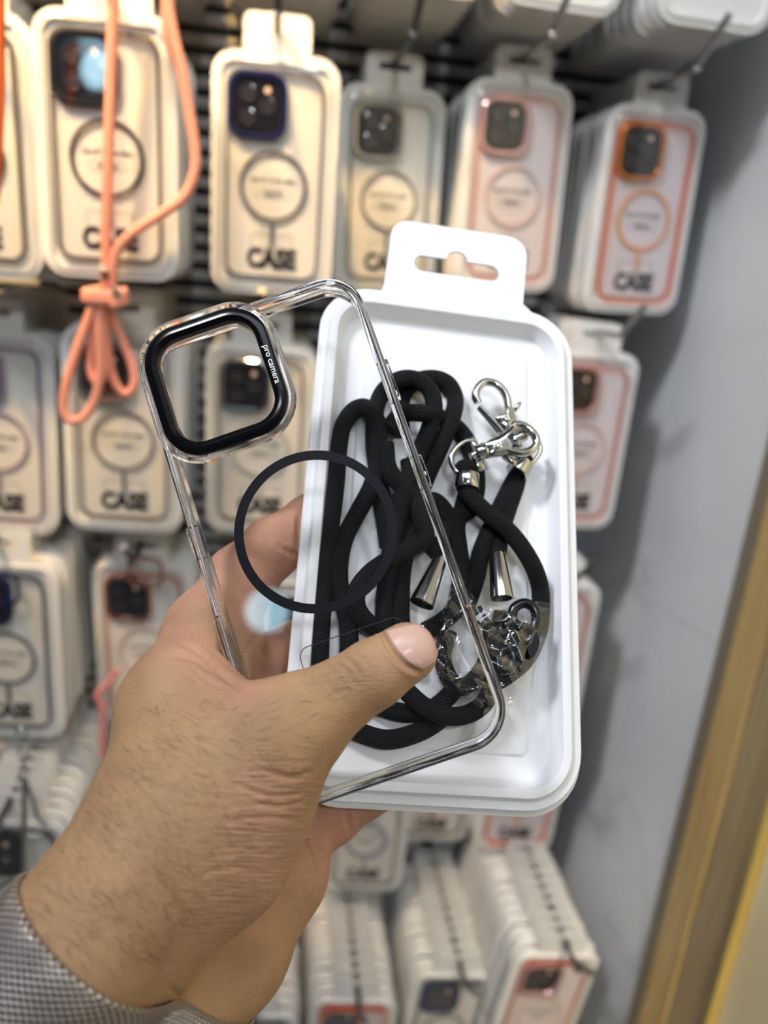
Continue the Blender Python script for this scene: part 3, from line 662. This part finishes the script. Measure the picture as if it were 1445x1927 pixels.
# clearance for the case and the tray that the hand grips
def box_sdf(M, hx, hz, y0, y1, r):
    Rw = np.array(M.to_3x3()); o = np.array(M.translation)-EYE
    C = np.array([CR, -CU, CF])                # world -> camera frame
    Rl = (C@Rw).astype(np.float32); oc = (C@o).astype(np.float32)
    x, y, z = GX-oc[0], GY-oc[1], GZ-oc[2]
    lx = np.abs(x*Rl[0, 0]+y*Rl[1, 0]+z*Rl[2, 0])-hx+r; ly = np.abs(x*Rl[0, 1]+y*Rl[1, 1]+z*Rl[2, 1]-(y0+y1)/2)-(y1-y0)/2; lz = np.abs(x*Rl[0, 2]+y*Rl[1, 2]+z*Rl[2, 2])-hz+r
    d2 = np.sqrt(np.maximum(lx, 0)**2+np.maximum(lz, 0)**2)+np.minimum(np.maximum(lx, lz), 0)-r
    return np.maximum(d2, ly)
for bx in (box_sdf(CM, .0420, .0852, -.0030, .0112, .014), box_sdf(TM, .0562, .1055, -.0026, .0142, .0215)):
    D = -smin(-D, bx-.0003, .0012)
def surface_nets(D, lo, h):
    s = D < 0
    nx, ny, nz = D.shape
    cnt = np.zeros((nx-1, ny-1, nz-1), np.int8); offs = [(i, j, k) for i in (0, 1) for j in (0, 1) for k in (0, 1)]
    sl3 = lambda A, o: A[o[0]:nx-1+o[0], o[1]:ny-1+o[1], o[2]:nz-1+o[2]]
    for o in offs: cnt += sl3(s, o)
    act = np.argwhere((cnt > 0) & (cnt < 8)); idx = -np.ones(cnt.shape, np.int32); idx[tuple(act.T)] = np.arange(len(act))
    acc = np.zeros((len(act), 3)); num = np.zeros(len(act))
    for o1 in offs:
        for ax in range(3):
            if o1[ax]: continue
            o2 = list(o1); o2[ax] = 1
            a = D[tuple((act+np.array(o1)).T)]; b_ = D[tuple((act+np.array(o2)).T)]
            c_ = (a < 0) != (b_ < 0); t = np.where(c_, a/np.where(c_, a-b_, 1), 0)
            p = np.array(o1)[None]+0.0*acc; p[:, ax] += t
            acc += p*c_[:, None]; num += c_
    V = (act+acc/num[:, None])*h+lo
    Fs = []
    for ax in range(3):
        sh = [slice(None)]*3; sh2 = [slice(None)]*3; sh[ax] = slice(0, -1); sh2[ax] = slice(1, None)
        e = np.argwhere(s[tuple(sh)] != s[tuple(sh2)]); u, v = [(1, 2), (2, 0), (0, 1)][ax]
        ok = (e[:, u] > 0) & (e[:, v] > 0) & (e[:, u] < D.shape[u]-1) & (e[:, v] < D.shape[v]-1); e = e[ok]
        sg = s[tuple(e.T)]
        def cell(du, dv):
            q = e.copy(); q[:, u] -= du; q[:, v] -= dv; return idx[tuple(q.T)]
        q = np.stack([cell(1, 1), cell(0, 1), cell(0, 0), cell(1, 0)], 1)
        q = np.where(sg[:, None], q, q[:, ::-1]); Fs.append(q[(q >= 0).all(1)])
    return V, np.concatenate(Fs)
HV, HF = surface_nets(D, lo, HN); del D, GX, GY, GZ
# keep the largest connected piece
par = np.arange(len(HV))
ed = np.concatenate([HF[:, [0, 1]], HF[:, [1, 2]], HF[:, [2, 3]], HF[:, [3, 0]]])
for _ in range(400):
    m1 = np.minimum(par[ed[:, 0]], par[ed[:, 1]]); np.minimum.at(par, ed[:, 0], m1); np.minimum.at(par, ed[:, 1], m1); p2 = par[par]
    if (p2 == par).all() and (par[ed[:, 0]] == par[ed[:, 1]]).all(): break
    par = p2
lab = np.bincount(par).argmax(); keep = par == lab; re_ = np.cumsum(keep)-1
HF = re_[HF[keep[HF].all(1)]]; HV = HV[keep]
ed = np.concatenate([HF[:, [0, 1]], HF[:, [1, 2]], HF[:, [2, 3]], HF[:, [3, 0]]])
deg = np.bincount(ed.ravel(), minlength=len(HV))[:, None]
def lap(V, lam):
    s_ = np.zeros_like(V); np.add.at(s_, ed[:, 0], V[ed[:, 1]]); np.add.at(s_, ed[:, 1], V[ed[:, 0]]); return V+lam*(s_/deg-V)
for _ in range(3): HV = lap(HV, .5); HV = lap(HV, -.52)
for _ in range(2): HV = lap(HV, .4)
# one round of subdivision for the creases
hm = bpy.data.meshes.new('hand'); hm.from_pydata(HV.tolist(), [], HF.tolist()); hm.update()
ho = bpy.data.objects.new('hand', hm); COL.objects.link(ho); md = ho.modifiers.new('s', 'SUBSURF'); md.levels = 1
bpy.context.view_layer.update()
hm2 = bpy.data.meshes.new_from_object(ho.evaluated_get(bpy.context.evaluated_depsgraph_get())); bpy.data.objects.remove(ho); bpy.data.meshes.remove(hm)
nv = len(hm2.vertices); co = np.empty(nv*3); hm2.vertices.foreach_get('co', co); co = co.reshape(-1, 3)
no = np.empty(nv*3); hm2.vertices.foreach_get('normal', no); no = no.reshape(-1, 3)
pxy = np.stack([PCX+F*co[:, 0]/co[:, 2], PCY+F*co[:, 1]/co[:, 2]], 1)
def crease(pts, depth, sig, zr=(0, 1)):       # a skin fold: a groove along a line on the skin
    sp = np.array(spline([(x, y, 0) for x, y in pts], 8))[:, :2]
    d = np.full(nv, 1e9); tt = np.zeros(nv)
    box = (pxy[:, 0] > sp[:, 0].min()-60) & (pxy[:, 0] < sp[:, 0].max()+60) & (pxy[:, 1] > sp[:, 1].min()-60) & (pxy[:, 1] < sp[:, 1].max()+60) & (no[:, 2] < .15) & (co[:, 2] > zr[0]) & (co[:, 2] < zr[1])
    ii = np.where(box)[0]; q = pxy[ii]; best = np.full(len(ii), 1e9); bt = np.zeros(len(ii))
    for k in range(len(sp)-1):
        a, e = sp[k], sp[k+1]-sp[k]; t = np.clip(((q-a)@e)/(e@e+1e-9), 0, 1); dd = np.linalg.norm(q-a-t[:, None]*e, axis=1)
        u = dd < best; best = np.where(u, dd, best); bt = np.where(u, (k+t)/(len(sp)-1), bt)
    depth *= .55; fade = np.clip(np.minimum(bt, 1-bt)*6, 0, 1)
    co[ii] -= no[ii]*(depth*np.exp(-(best/sig)**2)*fade)[:, None]
    co[ii] += no[ii]*(depth*.35*np.exp(-((best-sig*2.2)/(sig*1.2))**2)*fade)[:, None]
NEAR = (0, .262); FAR = (.262, 1)
for pts, dp, sg in (
  ([(312, 1232), (360, 1240), (400, 1262), (440, 1288), (476, 1308)], .0011, 6), ([(330, 1206), (370, 1228), (420, 1268), (455, 1300)], .0008, 5),
  ([(350, 1245), (380, 1275), (420, 1300)], .0005, 4), ([(300, 1255), (340, 1262), (380, 1290)], .0005, 5)):
    crease(pts, dp, sg, (0, .30))
for pts, dp, sg in (
  ([(500, 1450), (548, 1463), (592, 1450)], .0013, 5), ([(430, 1470), (510, 1499), (582, 1490)], .0008, 4.5), ([(470, 1512), (530, 1516), (578, 1506)], .0008, 4.5),
  ([(410, 1548), (500, 1538), (570, 1548)], .0006, 5), ([(440, 1590), (500, 1606), (550, 1588)], .0004, 5), ([(360, 1655), (430, 1632), (505, 1648)], .0004, 5),
  ([(714, 1180), (727, 1210), (745, 1235), (769, 1256), (800, 1268)], .0016, 5),
  ([(612, 1252), (640, 1278), (655, 1305)], .0005, 4), ([(628, 1243), (655, 1266), (672, 1292)], .0006, 4), ([(644, 1234), (668, 1254), (688, 1280)], .0005, 4), ([(596, 1264), (622, 1290), (640, 1318)], .0004, 4), ([(660, 1222), (684, 1242), (700, 1262)], .0004, 4),
  ([(222, 1395), (250, 1372), (284, 1352)], .0005, 4), ([(240, 1362), (270, 1340), (300, 1330)], .0004, 4),
  ([(310, 1850), (340, 1880), (372, 1925)], .0006, 6)):
    crease(pts, dp, sg, NEAR)
for pts, dp, sg in (
  ([(490, 993), (508, 1015), (545, 1040), (566, 1046)], .0011, 5), ([(500, 985), (520, 1006), (552, 1026)], .0005, 4),
  ([(654, 1500), (652, 1530), (660, 1570)], .0012, 5), ([(560, 1545), (585, 1580), (604, 1640)], .0018, 7),
  ([(500, 1180), (470, 1215), (450, 1250)], .0006, 6), ([(420, 1180), (440, 1230), (480, 1290)], .0006, 6), ([(480, 1210), (510, 1245), (540, 1285)], .0010, 6),
  ([(540, 1640), (520, 1700), (470, 1780)], .0006, 6), ([(575, 1640), (560, 1690), (530, 1750)], .0006, 6)):
    crease(pts, dp, sg, FAR)
hm2.vertices.foreach_set('co', ((co[:, :1]*CR)+(co[:, 1:2]*-CU)+(co[:, 2:]*CF)+EYE).ravel())
# palmar skin is pinker than the back of the hand: a property of the skin, by place
def seg(ax, ay, bx, by):
    a = np.array([ax, ay], float); e = np.array([bx-ax, by-ay], float); t = np.clip(((pxy-a)@e)/(e@e), 0, 1); return np.linalg.norm(pxy-a-t[:, None]*e, axis=1)
pk = np.clip((co[:, 2]-.258)/.020, 0, 1)*.9
pk = np.maximum(pk, .60*np.exp(-(seg(500, 1500, 470, 1680)/75)**2)); pk = np.maximum(pk, .55*np.exp(-(seg(330, 1190, 450, 1290)/70)**2)); pk = np.maximum(pk, .35*np.exp(-(seg(770, 1230, 800, 1230)/60)**2))
uv = hm2.attributes.new('skin_map', 'FLOAT_VECTOR', 'POINT'); uv.data.foreach_set('vector', np.column_stack([pxy/100, co[:, 2]*20]).astype(np.float32).ravel())
wr = np.maximum(np.exp(-(seg(520, 1480, 450, 1690)/95)**2), .8*np.exp(-(seg(620, 1280, 670, 1260)/45)**2)); wr = np.maximum(wr, .5*np.exp(-(seg(330, 1240, 450, 1290)/60)**2))
at = hm2.attributes.new('wrinkle', 'FLOAT', 'POINT'); at.data.foreach_set('value', wr.astype(np.float32))
at = hm2.attributes.new('palmar', 'FLOAT', 'POINT'); at.data.foreach_set('value', pk.astype(np.float32))
hm2.polygons.foreach_set('use_smooth', [True]*len(hm2.polygons)); hm2.update()
def skin():
    m = bpy.data.materials.new('skin'); m.use_nodes = True; nt = m.node_tree; b = nt.nodes['Principled BSDF']; L = nt.links.new; N = nt.nodes.new
    tc = N('ShaderNodeTexCoord'); at = N('ShaderNodeAttribute'); at.attribute_name = 'palmar'
    mx = N('ShaderNodeMix'); mx.data_type = 'RGBA'; mx.inputs[6].default_value = (.425, .250, .128, 1); mx.inputs[7].default_value = (.55, .280, .195, 1)
    L(at.outputs['Fac'], mx.inputs[0])
    n1 = N('ShaderNodeTexNoise'); n1.inputs['Scale'].default_value = 55; n1.inputs['Detail'].default_value = 4; L(tc.outputs['Object'], n1.inputs['Vector'])
    r1 = N('ShaderNodeMapRange'); r1.inputs[1].default_value = .3; r1.inputs[2].default_value = .7; r1.inputs[3].default_value = .86; r1.inputs[4].default_value = 1.12; L(n1.outputs['Fac'], r1.inputs[0])
    mu = N('ShaderNodeMix'); mu.data_type = 'RGBA'; mu.blend_type = 'MULTIPLY'; mu.inputs[0].default_value = 1; L(mx.outputs[2], mu.inputs[6]); L(r1.outputs[0], mu.inputs[7])
    L(mu.outputs[2], b.inputs['Base Color'])
    b.inputs['Roughness'].default_value = .52; b.inputs['Specular IOR Level'].default_value = .35
    b.inputs['Subsurface Weight'].default_value = .12; b.inputs['Subsurface Radius'].default_value = (1.0, .35, .18); b.inputs['Subsurface Scale'].default_value = .0025
    v1 = N('ShaderNodeTexVoronoi'); v1.feature = 'DISTANCE_TO_EDGE'; v1.inputs['Scale'].default_value = 950
    mp = N('ShaderNodeMapping'); mp.inputs['Scale'].default_value = (1, 1, 2.2); mp.inputs['Rotation'].default_value = (.4, .3, .5); L(tc.outputs['Object'], mp.inputs[0]); L(mp.outputs[0], v1.inputs['Vector'])
    n2 = N('ShaderNodeTexNoise'); n2.inputs['Scale'].default_value = 420; n2.inputs['Detail'].default_value = 5; L(mp.outputs[0], n2.inputs['Vector'])
    mi = N('ShaderNodeMath'); mi.operation = 'MINIMUM'; mi.inputs[1].default_value = .25; L(v1.outputs['Distance'], mi.inputs[0])
    ad = N('ShaderNodeMath'); ad.operation = 'ADD'; L(mi.outputs[0], ad.inputs[0]); L(n2.outputs['Fac'], ad.inputs[1])
    bp = N('ShaderNodeBump'); bp.inputs['Strength'].default_value = .30; bp.inputs['Distance'].default_value = .0006; L(ad.outputs[0], bp.inputs['Height']); L(bp.outputs[0], b.inputs['Normal'])
    ms = N('ShaderNodeAttribute'); ms.attribute_name = 'skin_map'; mw2 = N('ShaderNodeAttribute'); mw2.attribute_name = 'wrinkle'
    m3 = N('ShaderNodeMapping'); m3.inputs['Scale'].default_value = (1.6, 17, 1); m3.inputs['Rotation'].default_value = (0, 0, .08); L(ms.outputs['Vector'], m3.inputs[0])
    n3 = N('ShaderNodeTexNoise'); n3.inputs['Scale'].default_value = 1.0; n3.inputs['Detail'].default_value = 4; n3.inputs['Distortion'].default_value = .5; L(m3.outputs[0], n3.inputs['Vector'])
    m4 = N('ShaderNodeMapping'); m4.inputs['Scale'].default_value = (9, 22, 1); m4.inputs['Rotation'].default_value = (0, 0, -.75); L(ms.outputs['Vector'], m4.inputs[0])
    n4 = N('ShaderNodeTexNoise'); n4.inputs['Scale'].default_value = 1.6; n4.inputs['Detail'].default_value = 3; L(m4.outputs[0], n4.inputs['Vector'])
    b2 = N('ShaderNodeBump'); b2.inputs['Distance'].default_value = .0022; L(n3.outputs['Fac'], b2.inputs['Height']); L(bp.outputs[0], b2.inputs['Normal'])
    ws_ = N('ShaderNodeMath'); ws_.operation = 'MULTIPLY'; ws_.inputs[1].default_value = .75; L(mw2.outputs['Fac'], ws_.inputs[0]); L(ws_.outputs[0], b2.inputs['Strength'])
    b3 = N('ShaderNodeBump'); b3.inputs['Distance'].default_value = .0010; b3.inputs['Strength'].default_value = .45; L(n4.outputs['Fac'], b3.inputs['Height']); L(b2.outputs[0], b3.inputs['Normal']); L(b3.outputs[0], b.inputs['Normal'])
    return m
hand = obj('person', hm2, skin())
tag(hand, 'left hand and wrist gripping the clear case and white tray, thumb in front', 'person')
bv = BVHTree.FromPolygons([v.co.copy() for v in hm2.vertices], [tuple(p.vertices) for p in hm2.polygons])
def skin_hit(px, py, zmax=9):
    h = bv.ray_cast(Vector(EYE), Vector(ray(px, py)).normalized()); return h[0], h[1]
# thumbnail
def nail():
    n, mrow = 22, 14; V = []; ok = True
    base = [(722, 1186), (733, 1208), (749, 1230), (770, 1249), (795, 1260)]     # cuticle line
    tip = [(790, 1170), (812, 1184), (824, 1205), (826, 1226), (818, 1246)]      # free edge
    B, T = np.array(spline([(x, y, 0) for x, y in base], 8))[:, :2], np.array(spline([(x, y, 0) for x, y in tip], 8))[:, :2]
    top = []; 
    for i in range(len(B)):
        for j in range(mrow+1):
            t = j/mrow; p = B[i]*(1-t)+T[i]*t; p = p+np.array([766, 1222])*0
            e = min(i, len(B)-1-i)/(len(B)-1); ee = min(e*6, t*5, (1-t)*6, 1)
            h, nn = skin_hit(*p)
            if h is None:
                q = p.copy()
                for _ in range(12):
                    q = q+(np.array([760, 1226])-q)*.06; h, nn = skin_hit(*q)
                    if h is not None: break
            V.append(h+nn*(-.0001+.00075*max(0, ee)**.5))
    f = []; w_ = mrow+1
    for i in range(len(B)-1):
        for j in range(mrow): k = i*w_+j; f.append((k, k+1, k+w_+1, k+w_))
    m = mesh('thumbnail', V, f)
    o = obj('thumbnail', m, pm('nail', (.66, .42, .35), .33, coat=.15, bump=(500, .08)), hand)
    return o
nail()
# fine dark hairs on the wrist and the back of the thumb base
def hairs():
    rng = np.random.default_rng(3); V = []; f = []
    poly = [(10, 1680), (110, 1580), (215, 1410), (300, 1300), (470, 1330), (600, 1270), (660, 1300), (560, 1440), (480, 1560), (420, 1690), (300, 1800), (150, 1830)]
    P2 = np.array(poly, float)
    def inside(x, y):
        c = False
        for i in range(len(P2)):
            a, b_ = P2[i], P2[i-1]
            if (a[1] > y) != (b_[1] > y) and x < (b_[0]-a[0])*(y-a[1])/(b_[1]-a[1])+a[0]: c = not c
        return c
    n = 0
    while n < 900:
        x, y = rng.uniform(0, 670), rng.uniform(1270, 1830)
        if not inside(x, y): continue
        w_ = min(1, max(0, (x-250)/300))
        if rng.random() < w_*.55: continue
        n += 1
        ang = (1-w_)*.75+w_*(.05 if y > 1400 else -.35)+rng.normal(0, .28); L = rng.uniform(14, 46); bend = rng.normal(0, .5)
        pts = []
        for k in range(5):
            t = k/4; q = (x+L*t*cos(ang+bend*t), y+L*t*sin(ang+bend*t)); h, nn = skin_hit(*q)
            if h is None or (pts and (h-pts[-1]).length > .006): break
            pts.append(h+nn*(.00005+.0005*t))
        if len(pts) < 3: continue
        mb = MB(); m_ = len(pts); mb.tube(pts, [.000036*(1-.8*i/(m_-1)) for i in range(m_)], 3, caps=False)
        k0 = len(V); V += mb.v; f += [tuple(i+k0 for i in q) for q in mb.f]
    # hairs standing off the outline of the forearm
    o = obj('arm_hair', mesh('arm_hair', V, f), pm('hair', (.085, .045, .022), .55), hand); o['kind'] = 'stuff'
hairs()
# ------------------------------------------------------------------ watch strap round the wrist
def strap():
    e0, e1, e2 = [np.array(skin_hit(*p)[0]) for p in ((12, 1700), (89, 1776), (190, 1915))]
    ax = P(-80, 2030, .21)-P(165, 1765, .222); ax = ax/np.linalg.norm(ax)
    tv = (e2-e0)/np.linalg.norm(e2-e0); nrm = ax-tv*(ax@tv); nrm /= np.linalg.norm(nrm)
    M0 = (P(-80, 2030, .198)+P(50, 2085, .220))/2; M1 = (P(165, 1765, .209)+P(262, 1895, .235))/2; ml = M0-M1
    c0 = M1+ml*(((e1-M1)@nrm)/(ml@nrm)); step = ml/(ml@nrm)
    u = np.cross(nrm, [0, 0, 1.]); u /= np.linalg.norm(u); v = np.cross(nrm, u)
    n = 120; rows = []
    ws = (0, .0006, .0014, .008, .016, .0226, .0234, .024)
    def rad(c, a):
        d = cos(a)*u+sin(a)*v; h = bv.ray_cast(Vector(c), Vector(d)); return (np.array(h[0])-c)@d if h[0] is not None else None
    rs = []; c = c0; lastw = 0
    for w_ in ws:
        c = c+step*(w_-lastw); lastw = w_
        for _ in range(8):                     # settle on the middle of the section
            hp = [(cos(2*pi*k/n)*u+sin(2*pi*k/n)*v, rad(c, 2*pi*k/n)) for k in range(0, n, 4)]
            mid = np.mean([d*min(q, .08) for d, q in hp if q], 0); c = c+mid*.8
        r = [rad(c, 2*pi*k/n) for k in range(n)]
        g = [q for q in r if q]; mean = sum(g)/len(g); r = np.array([q if q else mean for q in r])
        for _ in range(8): r = np.maximum(r, (np.roll(r, 1)+np.roll(r, -1))/2)
        rs.append((c, r)); pass
    m = MB(); off = (.0006, .0018, .0022, .0022, .0022, .0022, .0018, .0006)
    outer = [[c+(r[k]+o)*(cos(2*pi*k/n)*u+sin(2*pi*k/n)*v) for k in range(n)] for (c, r), o in zip(rs, off)]
    inner = [[c+(r[k]+.0004)*(cos(2*pi*k/n)*u+sin(2*pi*k/n)*v) for k in range(n)] for (c, r) in (rs[-1], rs[0])]
    m.loft(outer+inner, close=True)
    me = m.data('watch_strap')
    # woven mesh coordinates (round, along)
    a = me.attributes.new('weave', 'FLOAT_VECTOR', 'POINT'); R0 = float(rs[3][1].mean())
    a.data.foreach_set('vector', [x for r in range(len(outer)+2) for k in range(n) for x in (abs(k/n*2-1)*pi*R0, (list(ws)+[ws[-1], ws[0]])[r], 0.0)])
    mt = bpy.data.materials.new('steel_mesh'); mt.use_nodes = True; nt = mt.node_tree; b = nt.nodes['Principled BSDF']; b.inputs['Metallic'].default_value = .85; b.inputs['Roughness'].default_value = .36
    A = nt.nodes.new('ShaderNodeAttribute'); A.attribute_name = 'weave'; L = nt.links.new
    sx = nt.nodes.new('ShaderNodeSeparateXYZ'); L(A.outputs['Vector'], sx.inputs[0])
    def sn(sock, sc, ph=0.0):
        mm = nt.nodes.new('ShaderNodeMath'); mm.operation = 'MULTIPLY_ADD'; mm.inputs[1].default_value = sc; mm.inputs[2].default_value = ph; L(sock, mm.inputs[0])
        s = nt.nodes.new('ShaderNodeMath'); s.operation = 'SINE'; L(mm.outputs[0], s.inputs[0]); return s.outputs[0]
    pu = nt.nodes.new('ShaderNodeMath'); pu.operation = 'MULTIPLY'; L(sn(sx.outputs[0], 2*pi/.0016), pu.inputs[0]); L(sn(sx.outputs[1], 2*pi/.0019), pu.inputs[1])
    mr = nt.nodes.new('ShaderNodeMapRange'); mr.inputs[1].default_value = -.7; mr.inputs[2].default_value = .7; L(pu.outputs[0], mr.inputs[0])
    mx = nt.nodes.new('ShaderNodeMix'); mx.data_type = 'RGBA'; mx.inputs[6].default_value = (.15, .13, .12, 1); mx.inputs[7].default_value = (.62, .55, .52, 1); L(mr.outputs[0], mx.inputs[0]); L(mx.outputs[2], b.inputs['Base Color'])
    bp = nt.nodes.new('ShaderNodeBump'); bp.inputs['Strength'].default_value = .8; bp.inputs['Distance'].default_value = .0006; L(mr.outputs[0], bp.inputs['Height']); L(bp.outputs[0], b.inputs['Normal'])
    tag(obj('watch_strap', me, mt), 'silver woven steel mesh watch strap round the wrist at lower left', 'watch strap')
strap()

# ================================================================== hanging cords in front of the boxes
def py(p, y): return plane_y(p[0], p[1], y)
t = empty('knotted_strap', Matrix.Identity(4)); tag(t, 'salmon pink cord strap hanging knotted in front of the upper left boxes', 'strap')
Y0 = .655
rC = .0039
cord('cord', [py(p, Y0) for p in ((214, -60), (212, 20), (209, 120), (206, 220), (203, 320), (200, 420), (199, 500), (198, 560))], rC, PINKC, t)
cord('cord', [py(p, Y0) for p in ((312, -60), (319, 20), (330, 80), (344, 140), (356, 210), (366, 270), (367, 320), (348, 368), (305, 402), (258, 432), (226, 462), (212, 500), (207, 560))], rC, PINKC, t)
cord('cord', [py(p, Y0+.012) for p in ((316, -60), (312, 20), (314, 60), (332, 110), (346, 150))], rC*.9, PINKC, t)
cz = lambda x, y: (120+x/4.82, 540+y/4.82)
knot = []
for k in range(40):
    a = k/39*2*pi*2.2; yy = -.0075*sin(a); knot.append(np.array(py((198+36*cos(a), 548+k*.45+6*sin(a)), Y0))+np.array([0, yy-.001, 0]))
cord('knot', knot, .0042, PINKC, t, raw=True)
lp = [[(270, 60), (250, 200), (190, 380), (100, 620), (20, 900), (0, 1100), (50, 1205), (170, 1190), (265, 1060), (310, 900), (330, 700), (320, 300), (315, 60)],
      [(300, 60), (290, 300), (255, 550), (240, 740), (290, 850), (360, 810), (385, 640), (360, 380), (330, 60)],
      [(385, 60), (450, 300), (540, 500), (625, 720), (645, 860), (590, 960), (510, 940), (440, 800), (395, 560), (350, 60)]]
for i, q in enumerate(lp): cord('loop', [py(cz(*p), Y0-.004+.006*i) for p in q], .0037, PINKC, t)
lath('tip_cap', py((222, 560), Y0-.006), py((216, 543), Y0-.012), [(0, .0006), (0, .0034), (.9, .0034), (1, .0028), (1, .0005)], CHROME, t)
t = empty('hanging_strap', Matrix.Identity(4)); tag(t, 'orange cord strap at the extreme upper left edge', 'strap')
cord('cord', [py(p, .60) for p in ((1, -60), (0, 60), (0, 180), (-4, 280), (-10, 380))], .0030, ORANGEC, t)
t = empty('hanging_strap', Matrix.Identity(4)); tag(t, 'coral pink strap end hanging left of the wrist', 'strap')
cord('cord', [py(p, .700) for p in ((222, 1262), (200, 1290), (184, 1306), (192, 1330), (194, 1362), (193, 1395), (193, 1425))], .0034, CORALC, t)
t = empty('hanging_chain', Matrix.Identity(4)); tag(t, 'grey metal clasp and rod hanging at the lower left over the boxes', 'chain')
ys = .600
for k in range(5):
    a, b_ = py((40+k*1.2, 1372+k*18), ys), py((41+k*1.2, 1388+k*18), ys)
    m = MB(); m.tube([np.array(a)+np.array([.0035*cos(q)*(k % 2 == 0), .0035*cos(q)*(k % 2 == 1), 0])+(np.array(b_)-a)*(.5+.6*sin(q)) for q in [2*pi*i/14 for i in range(14)]], .0010, 7, closed=True); m.build('link', HOOKC, t)
lath('rod', py((46, 1462), ys), py((46, 1665), ys), [(0, .0010), (.02, .0024), (.98, .0024), (1, .0010)], HOOKC, t, 14)
m = MB(); m.tube(spline([py(p, ys+.004) for p in ((47, 1465), (60, 1500), (72, 1540), (88, 1550))], 6), .0018, 8); m.build('spring_arm', HOOKC, t)
